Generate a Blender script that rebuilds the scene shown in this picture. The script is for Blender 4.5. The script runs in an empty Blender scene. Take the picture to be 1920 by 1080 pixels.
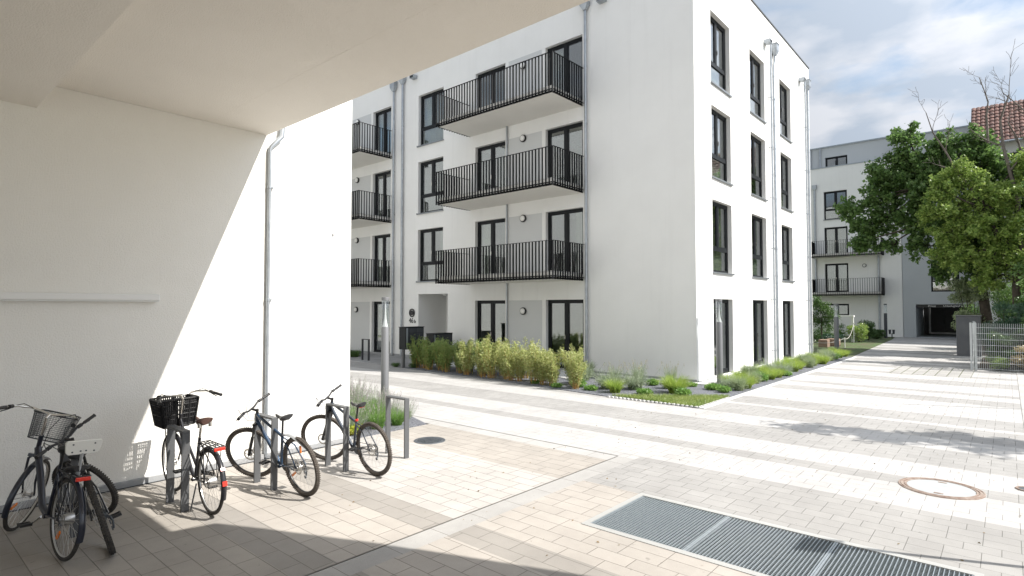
import bpy, math, random
import numpy as np
from mathutils import Matrix, Vector

# ------------------------------------------------------------------ camera, world, sun, exposure
sc = bpy.context.scene
col = sc.collection
R = math.radians
PI = math.pi
cam = bpy.data.objects.new("camera", bpy.data.cameras.new("camera"))
col.objects.link(cam)
cam.location = (0, 0, 2.2)
cam.rotation_euler = (R(90) + math.atan(35 / 1068), 0, R(41.0 - 90))
cam.data.lens = 1068 / 1920 * 36
cam.data.sensor_width = 36
cam.data.clip_start = 0.05
cam.data.clip_end = 2000
sc.camera = cam

SUN_EL, SUN_AZ = R(46.5), R(114)          # light travels towards angle SUN_AZ on the ground
tx, ty = math.cos(SUN_AZ), math.sin(SUN_AZ)
sd = bpy.data.lights.new("sun", 'SUN')
sd.energy = 3.7
sd.angle = R(0.5)
sd.color = (1.0, 0.955, 0.89)
sun = bpy.data.objects.new("sun", sd)
col.objects.link(sun)
trav = Vector((tx * math.cos(SUN_EL), ty * math.cos(SUN_EL), -math.sin(SUN_EL)))
sun.rotation_euler = trav.to_track_quat('-Z', 'Y').to_euler()

w = bpy.data.worlds.new("World")
sc.world = w
w.use_nodes = True
N = w.node_tree.nodes
L = w.node_tree.links
N.clear()
def wn(t, **k):
    n = N.new(t)
    for a, b in k.items():
        setattr(n, a, b)
    return n
out = wn('ShaderNodeOutputWorld')
bg = wn('ShaderNodeBackground')
sky = wn('ShaderNodeTexSky', sky_type='NISHITA', sun_disc=False)
sky.sun_elevation = SUN_EL
sky.sun_rotation = math.atan2(-tx, -ty)
sky.air_density = 1.0
sky.dust_density = 1.5
bg.inputs['Strength'].default_value = 0.15
tc = wn('ShaderNodeTexCoord')
sep = wn('ShaderNodeSeparateXYZ')
L.new(tc.outputs['Generated'], sep.inputs[0])
ad = wn('ShaderNodeMath', operation='ADD'); ad.inputs[1].default_value = 0.12
L.new(sep.outputs['Z'], ad.inputs[0])
mx = wn('ShaderNodeMath', operation='MAXIMUM'); mx.inputs[1].default_value = 0.06
L.new(ad.outputs[0], mx.inputs[0])
dx = wn('ShaderNodeMath', operation='DIVIDE'); dy = wn('ShaderNodeMath', operation='DIVIDE')
L.new(sep.outputs['X'], dx.inputs[0]); L.new(mx.outputs[0], dx.inputs[1])
L.new(sep.outputs['Y'], dy.inputs[0]); L.new(mx.outputs[0], dy.inputs[1])
cmb = wn('ShaderNodeCombineXYZ')
L.new(dx.outputs[0], cmb.inputs[0]); L.new(dy.outputs[0], cmb.inputs[1])
mp = wn('ShaderNodeMapping')
mp.inputs['Location'].default_value = (0.2, 4.1, 0)
mp.inputs['Scale'].default_value = (1.0, 1.0, 1)
L.new(cmb.outputs[0], mp.inputs[0])
nz = wn('ShaderNodeTexNoise')
nz.inputs['Scale'].default_value = 2.1
nz.inputs['Detail'].default_value = 9
nz.inputs['Roughness'].default_value = 0.53
nz.inputs['Distortion'].default_value = 0.25
L.new(mp.outputs[0], nz.inputs['Vector'])
cr = wn('ShaderNodeValToRGB')
cr.color_ramp.elements[0].position = 0.28
cr.color_ramp.elements[1].position = 0.47
L.new(nz.outputs[0], cr.inputs[0])
nz2 = wn('ShaderNodeTexNoise')
nz2.inputs['Scale'].default_value = 2.6
nz2.inputs['Detail'].default_value = 7
L.new(mp.outputs[0], nz2.inputs['Vector'])
cr2 = wn('ShaderNodeValToRGB')
cr2.color_ramp.elements[0].position = 0.40
cr2.color_ramp.elements[0].color = (1.24, 1.42, 1.68, 1)
cr2.color_ramp.elements[1].position = 0.58
cr2.color_ramp.elements[1].color = (1.86, 1.93, 2.08, 1)
L.new(nz2.outputs[0], cr2.inputs[0])
skg = wn('ShaderNodeMix', data_type='RGBA', blend_type='MULTIPLY')
skg.inputs[0].default_value = 1.0
skg.inputs[7].default_value = (0.55, 0.59, 0.57, 1)
L.new(sky.outputs[0], skg.inputs[6])
mix = wn('ShaderNodeMix', data_type='RGBA')
L.new(cr.outputs[0], mix.inputs[0])
L.new(skg.outputs[2], mix.inputs[6])
# cloud is brighter towards the sun
vdot = wn('ShaderNodeVectorMath', operation='DOT_PRODUCT'); vdot.inputs[1].default_value = (-trav.x, -trav.y, -trav.z)
L.new(tc.outputs['Generated'], vdot.inputs[0])
vmx = wn('ShaderNodeMath', operation='MAXIMUM'); vmx.inputs[1].default_value = 0.0; L.new(vdot.outputs['Value'], vmx.inputs[0])
vpw = wn('ShaderNodeMath', operation='POWER'); vpw.inputs[1].default_value = 2.0; L.new(vmx.outputs[0], vpw.inputs[0])
vma = wn('ShaderNodeMath', operation='MULTIPLY_ADD'); vma.inputs[1].default_value = 2.4; vma.inputs[2].default_value = 1.0; L.new(vpw.outputs[0], vma.inputs[0])
vsc = wn('ShaderNodeVectorMath', operation='SCALE'); L.new(cr2.outputs[0], vsc.inputs[0]); L.new(vma.outputs[0], vsc.inputs['Scale'])
L.new(vsc.outputs[0], mix.inputs[7])
L.new(mix.outputs[2], bg.inputs['Color'])
L.new(bg.outputs[0], out.inputs[0])

sc.view_settings.view_transform = 'Standard'
sc.view_settings.look = 'None'
sc.view_settings.gamma = 1
sc.view_settings.exposure = 1.1
sc.render.engine = 'CYCLES'
sc.cycles.max_bounces = 8
sc.cycles.diffuse_bounces = 5
sc.cycles.transparent_max_bounces = 16
sc.cycles.caustics_reflective = False
sc.cycles.caustics_refractive = False

# ------------------------------------------------------------------ materials
MATS = {}
def mat(name, color, rough=0.6, metal=0.0, spec=0.5, bump=None, var=None, coat=0.0, streak=0):
    """bump=(scale,strength,distance) fine relief; var=(scale,amount,color2) colour variation; dirt=(scale, amount, color)"""
    if name in MATS:
        return MATS[name]
    m = bpy.data.materials.new(name)
    m.use_nodes = True
    nt = m.node_tree
    b = nt.nodes['Principled BSDF']
    b.inputs['Base Color'].default_value = (*color, 1)
    b.inputs['Roughness'].default_value = rough
    b.inputs['Metallic'].default_value = metal
    b.inputs['Specular IOR Level'].default_value = spec
    b.inputs['Coat Weight'].default_value = coat
    t = nt.nodes.new('ShaderNodeTexCoord')
    colout = None
    if var:
        n = nt.nodes.new('ShaderNodeTexNoise')
        n.inputs['Scale'].default_value = var[0]
        n.inputs['Detail'].default_value = 5
        n.inputs['Roughness'].default_value = 0.6
        nt.links.new(t.outputs['Object'], n.inputs['Vector'])
        r = nt.nodes.new('ShaderNodeMapRange')
        r.inputs[1].default_value = 0.35
        r.inputs[2].default_value = 0.65
        r.inputs[4].default_value = var[1]
        nt.links.new(n.outputs[0], r.inputs[0])
        x = nt.nodes.new('ShaderNodeMix')
        x.data_type = 'RGBA'
        x.inputs[6].default_value = (*color, 1)
        x.inputs[7].default_value = (*var[2], 1)
        nt.links.new(r.outputs[0], x.inputs[0])
        nt.links.new(x.outputs[2], b.inputs['Base Color'])
    if streak:
        mp_ = nt.nodes.new('ShaderNodeMapping'); mp_.inputs['Scale'].default_value = (5.0, 5.0, 0.22)
        nt.links.new(t.outputs['Object'], mp_.inputs[0])
        n = nt.nodes.new('ShaderNodeTexNoise'); n.inputs['Scale'].default_value = 1.0; n.inputs['Detail'].default_value = 6; n.inputs['Roughness'].default_value = 0.6
        nt.links.new(mp_.outputs[0], n.inputs['Vector'])
        r = nt.nodes.new('ShaderNodeMapRange'); r.inputs[1].default_value = 0.55; r.inputs[2].default_value = 0.8; r.inputs[3].default_value = 1.0; r.inputs[4].default_value = 1 - streak
        nt.links.new(n.outputs[0], r.inputs[0])
        vs_ = nt.nodes.new('ShaderNodeVectorMath'); vs_.operation = 'SCALE'
        nt.links.new(x.outputs[2], vs_.inputs[0]); nt.links.new(r.outputs[0], vs_.inputs['Scale'])
        nt.links.new(vs_.outputs[0], b.inputs['Base Color'])
    if bump:
        n = nt.nodes.new('ShaderNodeTexNoise')
        n.inputs['Scale'].default_value = bump[0]
        n.inputs['Detail'].default_value = 3
        nt.links.new(t.outputs['Object'], n.inputs['Vector'])
        bp = nt.nodes.new('ShaderNodeBump')
        bp.inputs['Strength'].default_value = bump[1]
        bp.inputs['Distance'].default_value = bump[2]
        nt.links.new(n.outputs[0], bp.inputs['Height'])
        nt.links.new(bp.outputs[0], b.inputs['Normal'])
    MATS[name] = m
    return m

PL = mat('white_render', (0.80, 0.80, 0.785), 0.92, spec=0.2, bump=(70, 0.35, 0.01), var=(0.9, 0.8, (0.765, 0.765, 0.75)), streak=0.045)
PLN = mat('rough_render', (0.85, 0.835, 0.79), 0.95, spec=0.15, bump=(75, 0.6, 0.011), var=(0.8, 0.8, (0.82, 0.805, 0.76)))
PLS = mat('soffit_render', (0.84, 0.80, 0.735), 0.95, spec=0.15, bump=(75, 0.6, 0.011), var=(0.8, 0.8, (0.80, 0.76, 0.695)))
PLG = mat('grey_render', (0.60, 0.61, 0.61), 0.92, spec=0.2, bump=(70, 0.3, 0.01), var=(0.6, 0.6, (0.57, 0.58, 0.585)))
PLD = mat('blue_grey_render', (0.46, 0.485, 0.505), 0.92, spec=0.2, bump=(60, 0.3, 0.01), var=(0.5, 0.6, (0.43, 0.455, 0.475)))
PLINTH = mat('plinth_grey', (0.30, 0.31, 0.32), 0.9, var=(3, 0.8, (0.36, 0.36, 0.36)))
CONC = mat('concrete', (0.56, 0.555, 0.54), 0.9, bump=(40, 0.3, 0.005), var=(2.5, 0.7, (0.50, 0.495, 0.48)))
SLAB = mat('balcony_concrete', (0.74, 0.72, 0.68), 0.85, var=(1.2, 0.6, (0.69, 0.67, 0.63)))
DARKC = mat('dark_concrete', (0.115, 0.12, 0.13), 0.85, bump=(30, 0.3, 0.005), var=(2, 0.8, (0.15, 0.155, 0.165)))
ANT = mat('anthracite_metal', (0.006, 0.008, 0.010), 0.5, spec=0.3)
ANTR = mat('railing_metal', (0.005, 0.006, 0.007), 0.55, spec=0.25)
ZINC = mat('zinc_sheet', (0.44, 0.47, 0.50), 0.42, metal=0.75, var=(6, 0.8, (0.33, 0.36, 0.39)))
ALU = mat('alu_sill', (0.25, 0.27, 0.29), 0.4, metal=0.6)
CAP = mat('roof_cap', (0.06, 0.065, 0.07), 0.5, metal=0.3)
ROOM = mat('room_paint', (0.52, 0.52, 0.48), 0.9)
ROOMD = mat('room_floor', (0.35, 0.31, 0.26), 0.7)
WHITE = mat('white_plastic', (0.78, 0.78, 0.76), 0.4)
BLACK = mat('black_plastic', (0.018, 0.018, 0.019), 0.5)
RUBBER = mat('tyre_rubber', (0.028, 0.026, 0.024), 0.85, bump=(120, 0.6, 0.004), var=(30, 0.8, (0.06, 0.052, 0.043)))
RUBBERW = mat('tyre_rubber_worn', (0.06, 0.05, 0.042), 0.9, bump=(120, 0.8, 0.006), var=(30, 0.8, (0.11, 0.095, 0.08)))
CHROME = mat('chrome', (0.72, 0.70, 0.66), 0.22, metal=1.0)
STEEL = mat('spoke_steel', (0.62, 0.61, 0.60), 0.35, metal=0.9)
RIMS = mat('rim_alloy', (0.55, 0.54, 0.52), 0.35, metal=0.8)
RIMB = mat('rim_black', (0.03, 0.03, 0.03), 0.4)
FBLK = mat('frame_black', (0.015, 0.015, 0.018), 0.28, coat=0.4)
FNAV = mat('frame_navy', (0.012, 0.016, 0.03), 0.28, coat=0.5)
FBLU = mat('frame_blue', (0.03, 0.075, 0.15), 0.3, coat=0.4, var=(7, 1.0, (0.012, 0.014, 0.02)))
FGRY = mat('frame_slate', (0.05, 0.065, 0.09), 0.3, coat=0.4, var=(9, 1.0, (0.02, 0.025, 0.035)))
BROWN = mat('brown_leather', (0.06, 0.028, 0.02), 0.45, bump=(90, 0.3, 0.003))
BLEA = mat('black_vinyl', (0.02, 0.02, 0.021), 0.45, bump=(90, 0.2, 0.003))
RED = mat('red_lens', (0.65, 0.03, 0.015), 0.25, coat=0.6)
ORANGE = mat('orange_lens', (0.85, 0.22, 0.02), 0.25, coat=0.6)
FENDG = mat('mudguard_grey', (0.40, 0.41, 0.42), 0.4)
RACKM = mat('stand_grey', (0.105, 0.108, 0.112), 0.5, metal=0.2, bump=(200, 0.15, 0.002))
RACKD = mat('stand_dark', (0.02, 0.022, 0.026), 0.5)
LAMPM = mat('lamp_pole_grey', (0.19, 0.193, 0.20), 0.45, metal=0.35)
LAMPD = mat('lamp_pole_dark', (0.03, 0.033, 0.04), 0.5)
SOIL = mat('soil', (0.11, 0.085, 0.06), 0.95, bump=(25, 0.8, 0.03), var=(4, 0.9, (0.07, 0.055, 0.04)))
BARK = mat('bark', (0.045, 0.036, 0.028), 0.95, bump=(14, 0.8, 0.02), var=(5, 0.9, (0.085, 0.07, 0.055)))
DEADW = mat('dead_bark', (0.085, 0.07, 0.06), 0.9, bump=(14, 0.6, 0.01), var=(4, 0.9, (0.17, 0.15, 0.13)))
STEM = mat('bamboo_cane', (0.46, 0.21, 0.07), 0.6, var=(8, 0.9, (0.34, 0.30, 0.08)))
BRICKR = mat('brown_stone', (0.22, 0.14, 0.10), 0.9, var=(6, 0.9, (0.30, 0.22, 0.17)), bump=(20, 0.5, 0.01))
IRON = mat('cast_iron', (0.075, 0.085, 0.095), 0.6, metal=0.4, var=(12, 0.8, (0.12, 0.13, 0.14)))
RUST = mat('rusty_iron', (0.19, 0.125, 0.095), 0.8, var=(14, 0.9, (0.33, 0.28, 0.24)), bump=(60, 0.5, 0.003))
GALV = mat('galvanised', (0.36, 0.40, 0.43), 0.42, metal=0.5, var=(20, 0.7, (0.27, 0.31, 0.34)))
FENCEM = mat('fence_galvanised', (0.50, 0.53, 0.54), 0.5, metal=0.5)
PIT = mat('pit_dark', (0.03, 0.034, 0.038), 0.9)
MESHG = mat('basket_mesh', (0.05, 0.055, 0.06), 0.5)

def glass_mat(name, tint, refl, rough=0.0, interior=None):
    if name in MATS:
        return MATS[name]
    m = bpy.data.materials.new(name)
    m.use_nodes = True
    nt = m.node_tree
    nt.nodes.clear()
    o = nt.nodes.new('ShaderNodeOutputMaterial')
    tr = nt.nodes.new('ShaderNodeBsdfTransparent')
    tr.inputs[0].default_value = (*tint, 1)
    gl = nt.nodes.new('ShaderNodeBsdfGlossy')
    gl.inputs['Roughness'].default_value = rough
    gl.inputs[0].default_value = (0.95, 0.97, 1.0, 1)
    lw = nt.nodes.new('ShaderNodeLayerWeight')
    lw.inputs[0].default_value = 0.5
    pw = nt.nodes.new('ShaderNodeMath'); pw.operation = 'POWER'; pw.inputs[1].default_value = 4.0
    nt.links.new(lw.outputs['Facing'], pw.inputs[0])
    fr = nt.nodes.new('ShaderNodeMath'); fr.operation = 'MULTIPLY_ADD'; fr.inputs[1].default_value = 1 - refl; fr.inputs[2].default_value = refl
    nt.links.new(pw.outputs[0], fr.inputs[0])
    mxx = nt.nodes.new('ShaderNodeMixShader')
    # slight pane waviness
    t = nt.nodes.new('ShaderNodeTexCoord')
    n = nt.nodes.new('ShaderNodeTexNoise')
    n.inputs['Scale'].default_value = 1.3
    bp = nt.nodes.new('ShaderNodeBump')
    bp.inputs['Strength'].default_value = 0.05
    bp.inputs['Distance'].default_value = 0.05
    nt.links.new(t.outputs['Object'], n.inputs['Vector'])
    nt.links.new(n.outputs[0], bp.inputs['Height'])
    nt.links.new(bp.outputs[0], gl.inputs['Normal'])
    nt.links.new(fr.outputs[0], mxx.inputs[0])
    nt.links.new(tr.outputs[0], mxx.inputs[1])
    nt.links.new(gl.outputs[0], mxx.inputs[2])
    nt.links.new(mxx.outputs[0], o.inputs[0])
    MATS[name] = m
    return m
GLASS = glass_mat('window_glass', (0.80, 0.84, 0.81), 0.20)
LGLASS = glass_mat('lamp_glass', (0.90, 0.915, 0.92), 0.07)
SMOKE = glass_mat('screen_glass', (0.8, 0.86, 0.88), 0.05)

def leaf_mat(name, c1, c2, scale=2.0, trans=0.35):
    if name in MATS:
        return MATS[name]
    m = bpy.data.materials.new(name)
    m.use_nodes = True
    nt = m.node_tree
    b = nt.nodes['Principled BSDF']
    b.inputs['Roughness'].default_value = 0.38
    b.inputs['Specular IOR Level'].default_value = 0.5
    t = nt.nodes.new('ShaderNodeTexCoord')
    n = nt.nodes.new('ShaderNodeTexNoise')
    n.inputs['Scale'].default_value = scale
    n.inputs['Detail'].default_value = 6
    n.inputs['Roughness'].default_value = 0.75
    nt.links.new(t.outputs['Object'], n.inputs['Vector'])
    r = nt.nodes.new('ShaderNodeMapRange')
    r.inputs[1].default_value = 0.35
    r.inputs[2].default_value = 0.65
    nt.links.new(n.outputs[0], r.inputs[0])
    x = nt.nodes.new('ShaderNodeMix')
    x.data_type = 'RGBA'
    x.inputs[6].default_value = (*c1, 1)
    x.inputs[7].default_value = (*c2, 1)
    nt.links.new(r.outputs[0], x.inputs[0])
    nt.links.new(x.outputs[2], b.inputs['Base Color'])
    tl = nt.nodes.new('ShaderNodeBsdfTranslucent')
    nt.links.new(x.outputs[2], tl.inputs[0])
    ms = nt.nodes.new('ShaderNodeMixShader')
    ms.inputs[0].default_value = trans
    nt.links.new(b.outputs[0], ms.inputs[1])
    nt.links.new(tl.outputs[0], ms.inputs[2])
    nt.links.new(ms.outputs[0], nt.nodes['Material Output'].inputs[0])
    MATS[name] = m
    return m
LDARK = leaf_mat('maple_leaf', (0.05, 0.115, 0.035), (0.22, 0.34, 0.10), 6.0, 0.5)
LYEL = leaf_mat('yellow_green_leaf', (0.13, 0.24, 0.05), (0.44, 0.55, 0.15), 5.0, 0.5)
LMID = leaf_mat('mid_green_leaf', (0.05, 0.11, 0.03), (0.11, 0.19, 0.05), 2.0)
LCON = leaf_mat('conifer_leaf', (0.035, 0.085, 0.05), (0.07, 0.14, 0.08), 2.0, 0.15)
LSAGE = leaf_mat('sage_leaf', (0.22, 0.30, 0.15), (0.40, 0.45, 0.28), 6.0, 0.45)
LGRASS = leaf_mat('grass_blade', (0.20, 0.33, 0.05), (0.46, 0.54, 0.13), 8.0, 0.5)
LGREEN = leaf_mat('fresh_leaf', (0.12, 0.26, 0.05), (0.27, 0.42, 0.11), 8.0, 0.45)
LLAV = leaf_mat('lavender_leaf', (0.25, 0.33, 0.21), (0.44, 0.48, 0.35), 8.0, 0.45)
LLAVF = leaf_mat('lavender_flower', (0.34, 0.27, 0.32), (0.50, 0.42, 0.45), 6.0)
LBAM = leaf_mat('bamboo_leaf', (0.26, 0.36, 0.08), (0.72, 0.70, 0.36), 12.0, 0.5)
LDRY = leaf_mat('dry_flower', (0.42, 0.33, 0.16), (0.55, 0.47, 0.28), 6.0)

def gravel_mat(name, c1, c2, scale):
    m = bpy.data.materials.new(name)
    m.use_nodes = True
    nt = m.node_tree
    b = nt.nodes['Principled BSDF']
    b.inputs['Roughness'].default_value = 0.85
    t = nt.nodes.new('ShaderNodeTexCoord')
    v = nt.nodes.new('ShaderNodeTexVoronoi')
    v.inputs['Scale'].default_value = scale
    nt.links.new(t.outputs['Object'], v.inputs['Vector'])
    s = nt.nodes.new('ShaderNodeSeparateColor')
    nt.links.new(v.outputs['Color'], s.inputs[0])
    x = nt.nodes.new('ShaderNodeMix')
    x.data_type = 'RGBA'
    x.inputs[6].default_value = (*c1, 1)
    x.inputs[7].default_value = (*c2, 1)
    nt.links.new(s.outputs[0], x.inputs[0])
    nt.links.new(x.outputs[2], b.inputs['Base Color'])
    bp = nt.nodes.new('ShaderNodeBump')
    bp.invert = True
    bp.inputs['Strength'].default_value = 1.0
    bp.inputs['Distance'].default_value = 0.02
    nt.links.new(v.outputs['Distance'], bp.inputs['Height'])
    nt.links.new(bp.outputs[0], b.inputs['Normal'])
    return m
GRAVEL = gravel_mat('dark_gravel', (0.085, 0.09, 0.105), (0.21, 0.215, 0.24), 45)
GRAVELB = gravel_mat('brown_gravel', (0.20, 0.15, 0.12), (0.42, 0.36, 0.32), 40)

def paver(name, c, dv=0.05, row=0.195, length=0.27, joint=0.0035, jcol=(0.20, 0.185, 0.165), phase=4.12, offs=0.37, swap=False, spot=0.085):
    """rows run along world Y"""
    if name in MATS:
        return MATS[name]
    m = bpy.data.materials.new(name)
    m.use_nodes = True
    nt = m.node_tree
    nd = nt.nodes
    b = nd['Principled BSDF']
    b.inputs['Roughness'].default_value = 0.88
    b.inputs['Specular IOR Level'].default_value = 0.25
    t = nd.new('ShaderNodeTexCoord')
    s = nd.new('ShaderNodeSeparateXYZ')
    nt.links.new(t.outputs['Object'], s.inputs[0])
    ax = nd.new('ShaderNodeMath'); ax.operation = 'ADD'
    ax.inputs[1].default_value = -phase + row * 200
    ay = nd.new('ShaderNodeMath'); ay.operation = 'ADD'
    ay.inputs[1].default_value = length * 200 + 0.05
    nt.links.new(s.outputs['Y' if swap else 'X'], ax.inputs[0])
    nt.links.new(s.outputs['X' if swap else 'Y'], ay.inputs[0])
    c3 = nd.new('ShaderNodeCombineXYZ')
    nt.links.new(ay.outputs[0], c3.inputs[0])
    nt.links.new(ax.outputs[0], c3.inputs[1])
    br = nd.new('ShaderNodeTexBrick')
    br.offset = offs
    br.offset_frequency = 3
    br.inputs['Scale'].default_value = 1
    br.inputs['Mortar Size'].default_value = joint
    br.inputs['Mortar Smooth'].default_value = 0.3
    br.inputs['Brick Width'].default_value = length
    br.inputs['Row Height'].default_value = row
    br.inputs['Bias'].default_value = 0.0
    d = tuple(v * (1 - dv * 2.2) for v in c)
    u = tuple(min(1, v * (1 + dv)) for v in c)
    br.inputs['Color1'].default_value = (*u, 1)
    br.inputs['Color2'].default_value = (*d, 1)
    br.inputs['Mortar'].default_value = (*jcol, 1)
    nt.links.new(c3.outputs[0], br.inputs['Vector'])
    n = nd.new('ShaderNodeTexNoise')
    n.inputs['Scale'].default_value = 0.9
    n.inputs['Detail'].default_value = 8
    n.inputs['Roughness'].default_value = 0.7
    nt.links.new(t.outputs['Object'], n.inputs['Vector'])
    r = nd.new('ShaderNodeMapRange')
    r.inputs[1].default_value = 0.3
    r.inputs[2].default_value = 0.7
    r.inputs[3].default_value = 1 - 2.2 * spot
    r.inputs[4].default_value = 1 + 0.7 * spot
    nt.links.new(n.outputs[0], r.inputs[0])
    # fine grit and small dirt specks
    g = nd.new('ShaderNodeTexNoise')
    g.inputs['Scale'].default_value = 160
    g.inputs['Detail'].default_value = 2
    nt.links.new(t.outputs['Object'], g.inputs['Vector'])
    r2 = nd.new('ShaderNodeMapRange')
    r2.inputs[1].default_value = 0.3
    r2.inputs[2].default_value = 0.7
    r2.inputs[3].default_value = 0.90
    r2.inputs[4].default_value = 1.06
    nt.links.new(g.outputs[0], r2.inputs[0])
    sp = nd.new('ShaderNodeTexNoise')
    sp.inputs['Scale'].default_value = 11
    sp.inputs['Detail'].default_value = 3
    nt.links.new(t.outputs['Object'], sp.inputs['Vector'])
    r3 = nd.new('ShaderNodeMapRange')
    r3.inputs[1].default_value = 0.70
    r3.inputs[2].default_value = 0.76
    r3.inputs[3].default_value = 1.0
    r3.inputs[4].default_value = 0.72
    nt.links.new(sp.outputs[0], r3.inputs[0])
    mm = nd.new('ShaderNodeMath'); mm.operation = 'MULTIPLY'
    nt.links.new(r.outputs[0], mm.inputs[0]); nt.links.new(r2.outputs[0], mm.inputs[1])
    m3 = nd.new('ShaderNodeMath'); m3.operation = 'MULTIPLY'
    nt.links.new(mm.outputs[0], m3.inputs[0]); nt.links.new(r3.outputs[0], m3.inputs[1])
    vm = nd.new('ShaderNodeVectorMath'); vm.operation = 'SCALE'
    nt.links.new(br.outputs['Color'], vm.inputs[0])
    nt.links.new(m3.outputs[0], vm.inputs['Scale'])
    nt.links.new(vm.outputs[0], b.inputs['Base Color'])
    bp = nd.new('ShaderNodeBump')
    bp.invert = True
    bp.inputs['Strength'].default_value = 0.8
    bp.inputs['Distance'].default_value = 0.006
    nt.links.new(br.outputs['Fac'], bp.inputs['Height'])
    nt.links.new(bp.outputs[0], b.inputs['Normal'])
    MATS[name] = m
    return m

# ------------------------------------------------------------------ mesh helpers
class MB:
    def __init__(s, M=None):
        s.v = []; s.f = []; s.mi = []; s.M = M or Matrix()
    def add(s, vs, fs, mi=0):
        o = len(s.v)
        s.v += [tuple(s.M @ Vector(p)) for p in vs]
        s.f += [tuple(i + o for i in f) for f in fs]
        s.mi += [mi] * len(fs)
        return s
    def box(s, a, b, mi=0, M=None):
        x0, x1 = sorted((a[0], b[0])); y0, y1 = sorted((a[1], b[1])); z0, z1 = sorted((a[2], b[2]))
        vs = [(x0, y0, z0), (x1, y0, z0), (x1, y1, z0), (x0, y1, z0), (x0, y0, z1), (x1, y0, z1), (x1, y1, z1), (x0, y1, z1)]
        if M:
            vs = [tuple(M @ Vector(p)) for p in vs]
        return s.add(vs, [(0, 3, 2, 1), (4, 5, 6, 7), (0, 1, 5, 4), (1, 2, 6, 5), (2, 3, 7, 6), (3, 0, 4, 7)], mi)
    def quad(s, a, b, c, d, mi=0):
        return s.add([a, b, c, d], [(0, 1, 2, 3)], mi)
    def prism(s, poly, z0, z1, mi=0):
        n = len(poly)
        vs = [(p[0], p[1], z0) for p in poly] + [(p[0], p[1], z1) for p in poly]
        fs = [tuple(range(n))[::-1], tuple(range(n, 2 * n))] + [(i, (i + 1) % n, n + (i + 1) % n, n + i) for i in range(n)]
        return s.add(vs, fs, mi)
    def tube(s, pts, r, n=8, mi=0, closed=False, cap=True, sy=1.0):
        pts = [Vector(p) for p in pts]
        k = len(pts)
        rs = r if isinstance(r, (list, tuple)) else [r] * k
        vs = []
        up = None
        for i, p in enumerate(pts):
            if closed:
                t = pts[(i + 1) % k] - pts[i - 1]
            elif i == 0:
                t = pts[1] - pts[0]
            elif i == k - 1:
                t = pts[-1] - pts[-2]
            else:
                t = (pts[i + 1] - p).normalized() + (p - pts[i - 1]).normalized()
            if t.length < 1e-9:
                t = Vector((0, 0, 1))
            t.normalize()
            if up is None:
                up = Vector((0, 0, 1)) if abs(t.z) < 0.9 else Vector((1, 0, 0))
            a = up - t * up.dot(t)
            if a.length < 1e-6:
                a = t.orthogonal()
            a.normalize()
            up = a
            b = t.cross(a)
            for j in range(n):
                q = 2 * PI * j / n
                vs.append(p + a * (math.cos(q) * rs[i]) + b * (math.sin(q) * rs[i] * sy))
        fs = []
        for i in range(k if closed else k - 1):
            for j in range(n):
                i2 = (i + 1) % k
                fs.append((i * n + j, i * n + (j + 1) % n, i2 * n + (j + 1) % n, i2 * n + j))
        if cap and not closed:
            fs.append(tuple(range(n))[::-1])
            fs.append(tuple(range((k - 1) * n, k * n)))
        return s.add(vs, fs, mi)
    def rev(s, c, prof, n=32, axis='z', mi=0, a0=0, a1=2 * PI, closedprof=False):
        """revolve profile [(radius, height)] about an axis through c"""
        full = abs(a1 - a0 - 2 * PI) < 1e-6
        k = n if full else n + 1
        vs = []
        for i in range(k):
            q = a0 + (a1 - a0) * i / n
            for r, h in prof:
                x, y = r * math.cos(q), r * math.sin(q)
                if axis == 'z': v = (x, y, h)
                elif axis == 'y': v = (x, h, y)
                else: v = (h, x, y)
                vs.append((c[0] + v[0], c[1] + v[1], c[2] + v[2]))
        m = len(prof)
        fs = []
        for i in range(n):
            i2 = (i + 1) % k
            for j in range(m if closedprof else m - 1):
                j2 = (j + 1) % m
                fs.append((i * m + j, i * m + j2, i2 * m + j2, i2 * m + j))
        return s.add(vs, fs, mi)
    def obj(s, name, mats, parent=None, smooth=False, label=None, cat=None, group=None, kind=None, bevel=0):
        me = bpy.data.meshes.new(name)
        me.from_pydata(s.v, [], s.f)
        if not isinstance(mats, (list, tuple)):
            mats = [mats]
        for m in mats:
            me.materials.append(m)
        if len(mats) > 1:
            me.polygons.foreach_set('material_index', s.mi)
        if smooth:
            me.polygons.foreach_set('use_smooth', [True] * len(s.f))
        me.validate()
        o = bpy.data.objects.new(name, me)
        col.objects.link(o)
        if smooth:
            try:
                me.set_sharp_from_angle(angle=R(40))
            except Exception:
                pass
        if bevel:
            b = o.modifiers.new('b', 'BEVEL'); b.width = bevel; b.segments = 2; b.limit_method = 'ANGLE'
        if parent:
            par(o, parent)
        tag(o, label, cat, group, kind)
        return o

def wmat(o):
    m = Matrix.LocRotScale(o.location, o.rotation_euler, o.scale)
    return wmat(o.parent) @ o.matrix_parent_inverse @ m if o.parent else m
def par(o, p):
    o.parent = p
    o.matrix_parent_inverse = wmat(p).inverted()
def tag(o, label=None, cat=None, group=None, kind=None):
    if label: o['label'] = label
    if cat: o['category'] = cat
    if group: o['group'] = group
    if kind: o['kind'] = kind
    return o
def empty(name, loc, label, cat, group=None):
    o = bpy.data.objects.new(name, None)
    o.empty_display_size = 0.2
    col.objects.link(o)
    o.location = loc
    return tag(o, label, cat, group)
def copy_tree(o, loc=None, rot=None, label=None, scale=None, parent=None):
    c = o.copy()
    col.objects.link(c)
    if parent: c.parent = parent
    if loc is not None: c.location = loc
    if rot is not None: c.rotation_euler = rot
    if scale is not None: c.scale = scale
    if label: c['label'] = label
    for ch in [x for x in KIDS.get(o.name, [])]:
        copy_tree(ch, parent=c)
    return c
KIDS = {}
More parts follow.
